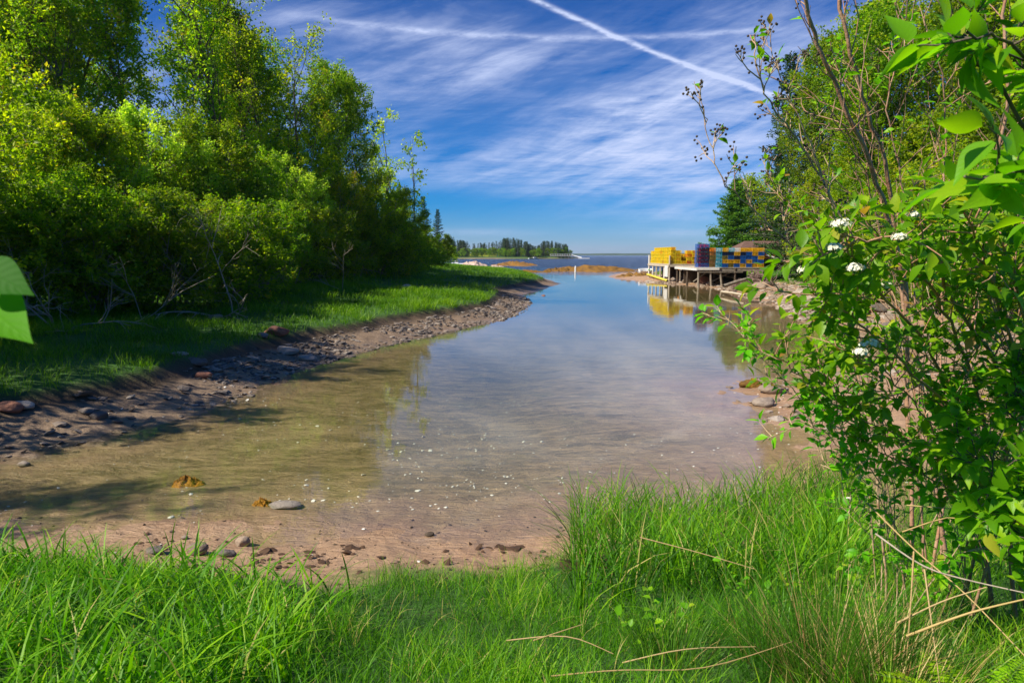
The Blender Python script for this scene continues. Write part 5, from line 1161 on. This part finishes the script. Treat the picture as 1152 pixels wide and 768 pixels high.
# understory behind: crossing twigs at right
J0 = D(1150, 470, 5.5); J0[2] = gz(J0[0], J0[1])
shrub('tangled_bush', [([J0 + [(k % 3 - 1) * .3, (k % 4) * .2, 0], D(px, (py + 470) / 2, 5.5), D(px2, py, 5.3)], .014, .004, .55) for k, (px, px2, py) in enumerate([(1100, 1020, 330), (1120, 1060, 300), (1140, 1110, 280), (1165, 1160, 270), (1080, 990, 370), (1110, 1040, 400), (1180, 1190, 240), (1130, 1080, 250)])],
    'tangle of brown twigs and small leaves behind the flowering shrub', 17, True, sz=.06, barkm='bark_pale', twigL=(.3, .7), ntw=6, sub=3, nleaf=(3, 5), leafm='leaf_fresh')
# near leaf at left edge
K0 = D(-60, 250, .75)
K1 = np.array([-1.6, 1.0, gz(-1.6, 1.0)])
rk = np.random.default_rng(5); c = poly([K1, D(-330, 420, .85), D(-150, 300, .72), D(-30, 290, .68), D(-4, 298, .66)]); rt = empty('leafy_twig', K1); tag(rt, 'out of focus leafy twig poking in from the left edge', 'twig')
V, F = tubes([(c, np.linspace(.005, .0015, len(c)))], 6); pt('twig', V - K1, F, M['bark'], rt, smooth=True)
q_ = np.array([D(-24, 302, .66), D(-30, 336, .66)]); dr = np.array([D(36, 330, .64) - q_[0], D(34, 382, .62) - q_[1]])
V, F, rn = leafmesh(q_, norm(dr), np.array([[.1, -.9, .6], [.25, -.8, .7]]), np.linalg.norm(dr, axis=1), .60, rk, rnd=np.array([.05, .52]), nseg=16, droop=.05, fold=.10); pt('leaf', V - K1, F, M['leaf_near'], rt, smooth=True, attrs=rn)

# ------------------------------------------------------------------ rush tussock, ferny sprigs, fallen stalks, herbs
def tussock(px, py, d_, label, n, nd, H, seed, spread=.35):
    r_ = np.random.default_rng(seed); b0 = D(px, py, d_); b0[2] = gz(b0[0], b0[1]); root = empty('rush_tussock', b0); tag(root, label, 'rush')
    for nm, k, m_, l0 in (('green_stems', n, 'rush', 1.), ('dry_stems', nd, 'straw', .85)):
        a = r_.uniform(0, 6.28, k); q_ = r_.random(k) ** .5 * .16; p = np.stack([np.cos(a) * q_, np.sin(a) * q_, -.03 + 0 * a], 1)
        V, F, rn = blades(p, r_.uniform(.55, 1, k) * H * l0, r_.uniform(.0022, .004, k), np.abs(r_.normal(.05, spread, k)) + q_ * 1.6, r_.uniform(0, .22, k), a + r_.normal(0, .4, k), 4, np.clip(r_.normal(.45, .25, k), 0, 1))
        pt(nm, V, F, M[m_], root, attrs={'rnd': ('POINT', rn)})
tussock(935, 730, 2.75, 'big rush tussock of thin dark stems mixed with tan dead ones, lower right', 620, 190, .78, 1)
tussock(1010, 740, 2.5, 'smaller tussock of rushes right of the big one, mostly tan', 260, 170, .62, 2)
tussock(870, 700, 3.0, 'thin green rush tussock left of the big one', 320, 40, .55, 3, .28)
tussock(760, 690, 3.2, 'low dark green rush tussock in the middle of the near grass', 300, 20, .42, 4, .32)
def stalk(pts, label, r0=.0035, m_='straw'):
    V, F = tubes([(poly([D(*p) for p in pts], 4), np.linspace(r0, r0 * .5, (len(pts) - 1) * 4 + 1))], 5); o = newmesh('dry_stalk', V, F, M[m_], smooth=True, attrs={'rnd': ('POINT', np.full(len(V), rng.uniform(.3, .9)))}); tag(o, label, 'dry stalk', 'dry stalks lying over the near grass')
stalk([(620, 760, 2.6), (700, 752, 2.6), (790, 755, 2.6), (895, 720, 2.7)], 'long tan stalk lying nearly level along the bottom edge, middle')
stalk([(700, 745, 2.7), (770, 728, 2.7), (850, 727, 2.75)], 'short tan stalk just above the long level one')
stalk([(1020, 568, 3.0), (1085, 573, 2.9)], 'thin straw colored piece bent level under the shrub')
stalk([(1015, 598, 2.9), (1085, 573, 2.8), (1112, 632, 2.7)], 'tan stalk kinked into a peak beneath the shrub')
stalk([(975, 565, 3.1), (1030, 620, 2.9), (1085, 665, 2.7), (1160, 745, 2.4)], 'longest pale stalk running down to the lower right corner', .0045)
stalk([(1028, 620, 2.7), (1024, 690, 2.55), (1018, 765, 2.5)], 'upright straw stem near the lower right, standing straight', .004)
stalk([(1040, 640, 2.6), (1048, 700, 2.5), (1058, 775, 2.4)], 'slightly leaning straw stem right of the straight one', .004)
stalk([(1020, 715, 2.5), (1090, 688, 2.4), (1160, 672, 2.35)], 'thick tan stalk crossing to the right edge', .006)
stalk([(1010, 700, 2.6), (1060, 675, 2.5), (1110, 660, 2.4)], 'tan stalk just above the thick one crossing to the right edge', .004)
stalk([(985, 600, 3.0), (1040, 640, 2.8), (1100, 655, 2.6), (1160, 668, 2.5)], 'grey brown fallen stem curving to the right edge', .005, 'dead')
stalk([(600, 720, 2.9), (655, 702, 3.0)], 'short brown stalk in the fine grass left of the rushes')
stalk([(720, 604, 3.9), (790, 622, 3.7), (850, 640, 3.5)], 'slanting pale stalk in front of the tall waterside grass')
stalk([(570, 720, 3.0), (640, 712, 2.9), (690, 735, 2.8)], 'bent tan stalk in the fine grass, leftmost of the fallen ones')
# herbs with small rounded leaves in the grass
def herb(px, py, d_, label, seed, n=16, H=.25, sz=.035, m_='leaf_shrub'):
    r_ = np.random.default_rng(seed); b0 = D(px, py, d_); b0[2] = gz(b0[0], b0[1]); wood, POS, DRN, NRM, SZ = [], [], [], [], []
    for k in range(5):
        c = curve([0, 0, 0], [r_.normal(0, .35), r_.normal(0, .35), 1], H * r_.uniform(.6, 1.1), 5, r_, .12, 0); wood.append((c, np.linspace(.003, .0015, 6)))
        for q_ in range(n // 3):
            p, d = along(c, r_.uniform(.35, 1)); dd = sidedir(d, r_.uniform(0, 6.28), 1.1); POS.append(p); DRN.append(dd); NRM.append([0, 0, 1.] + r_.normal(size=3) * .3); SZ.append(sz * r_.uniform(.7, 1.3))
    root = empty('wild_herb', b0); tag(root, label, 'herb'); V, F = tubes(wood, 5); pt('stem', V, F, M['leafy_stalk'], root)
    V, F, rn = leafmesh(np.array(POS), np.array(DRN), np.array(NRM), np.array(SZ), .75, r_, rnd=r_.uniform(.4, .95, len(SZ))); pt('leaves', V, F, M[m_], root, smooth=True, attrs=rn)
herb(745, 690, 3.3, 'small broad leaved herb in the middle of the near grass', 1, H=.42, sz=.05)
herb(855, 620, 3.8, 'bright leaved herb at the foot of the tall waterside grass', 2, H=.45, sz=.05)
herb(905, 590, 4.0, 'leafy herb between the waterside grass and the shrub', 3, H=.45, sz=.05)
herb(960, 640, 3.4, 'pale leaved herb in front of the leafy shoots', 4, H=.4, sz=.045)
herb(975, 560, 3.9, 'round leaved herb under the left end of the shoots', 5, H=.5, sz=.05)
herb(100, 740, 2.9, 'tiny herb hidden low in the left foreground grass', 6, H=.2)
herb(1000, 610, 3.3, 'low leafy herb beside the kinked tan stalk', 7, H=.35, sz=.05)
o_h = rock(D(955, 561, 3.5)[:2], (.02, .015, .012), M['shell'], 'single white seed head standing in the grass by the shrub', name='seed_head', seed=90, cat='seed head'); o_h.location = D(955, 561, 3.5)
V, F = tubes([(np.array([[0, 0, 0], [.01, 0, -.5]]), np.array([.0018, .002]))], 5); pt('stem', V, F, M['leafy_stalk'], o_h); 
# fern at lower right corner
def fern(px, py, d_, label, seed):
    r_ = np.random.default_rng(seed); b0 = D(px, py, d_); b0[2] = gz(b0[0], b0[1]); root = empty('fern', b0); tag(root, label, 'fern')
    for k in range(5):
        a = k * 1.25 + .4; c = curve([0, 0, 0], [math.cos(a), math.sin(a), 1.1], .42, 12, r_, .04, -.09); V, F = tubes([(c, np.linspace(.003, .001, 13))], 4); fr_ = pt('frond', V, F, M['leafy_stalk'], root)
        POS, DRN, SZ = [], [], []
        for j in range(1, 25):
            p, d = along(c, j / 25.); sd_ = norm(np.cross(d, [0, 0, 1.]))
            for s_ in (-1, 1): POS.append(p); DRN.append(norm(sd_ * s_ + d * .35)); SZ.append(.085 * math.sin(math.pi * (.12 + .85 * j / 25)))
        V, F, rn = leafmesh(np.array(POS), np.array(DRN), np.tile([0, 0, 1.], (len(POS), 1)), np.array(SZ), .28, r_, rnd=np.full(len(SZ), .85)); pt('leaflets', V, F, M['leaf_shrub'], fr_, attrs=rn)
fern(1110, 745, 2.3, 'yellow green fern in the lower right corner', 1)
# ------------------------------------------------------------------ air: thin haze round the whole place
hv, hf = boxes([(0, 3900, 57, 17000, 17000, 128)])
M['haze'] = bpy.data.materials.new('haze'); M['haze'].use_nodes = True; t = NT(M['haze'].node_tree); t.N.clear()
pv = t.new('ShaderNodeVolumePrincipled'); pv.inputs['Color'].default_value = (.72, .84, 1, 1); pv.inputs['Density'].default_value = .00007; pv.inputs['Anisotropy'].default_value = .2
oo = t.new('ShaderNodeOutputMaterial'); t.L.new(pv.outputs[0], oo.inputs[1])
tag(newmesh('haze', hv, hf, M['haze']), kind='stuff', label='thin blue haze over the bay', cat='haze')
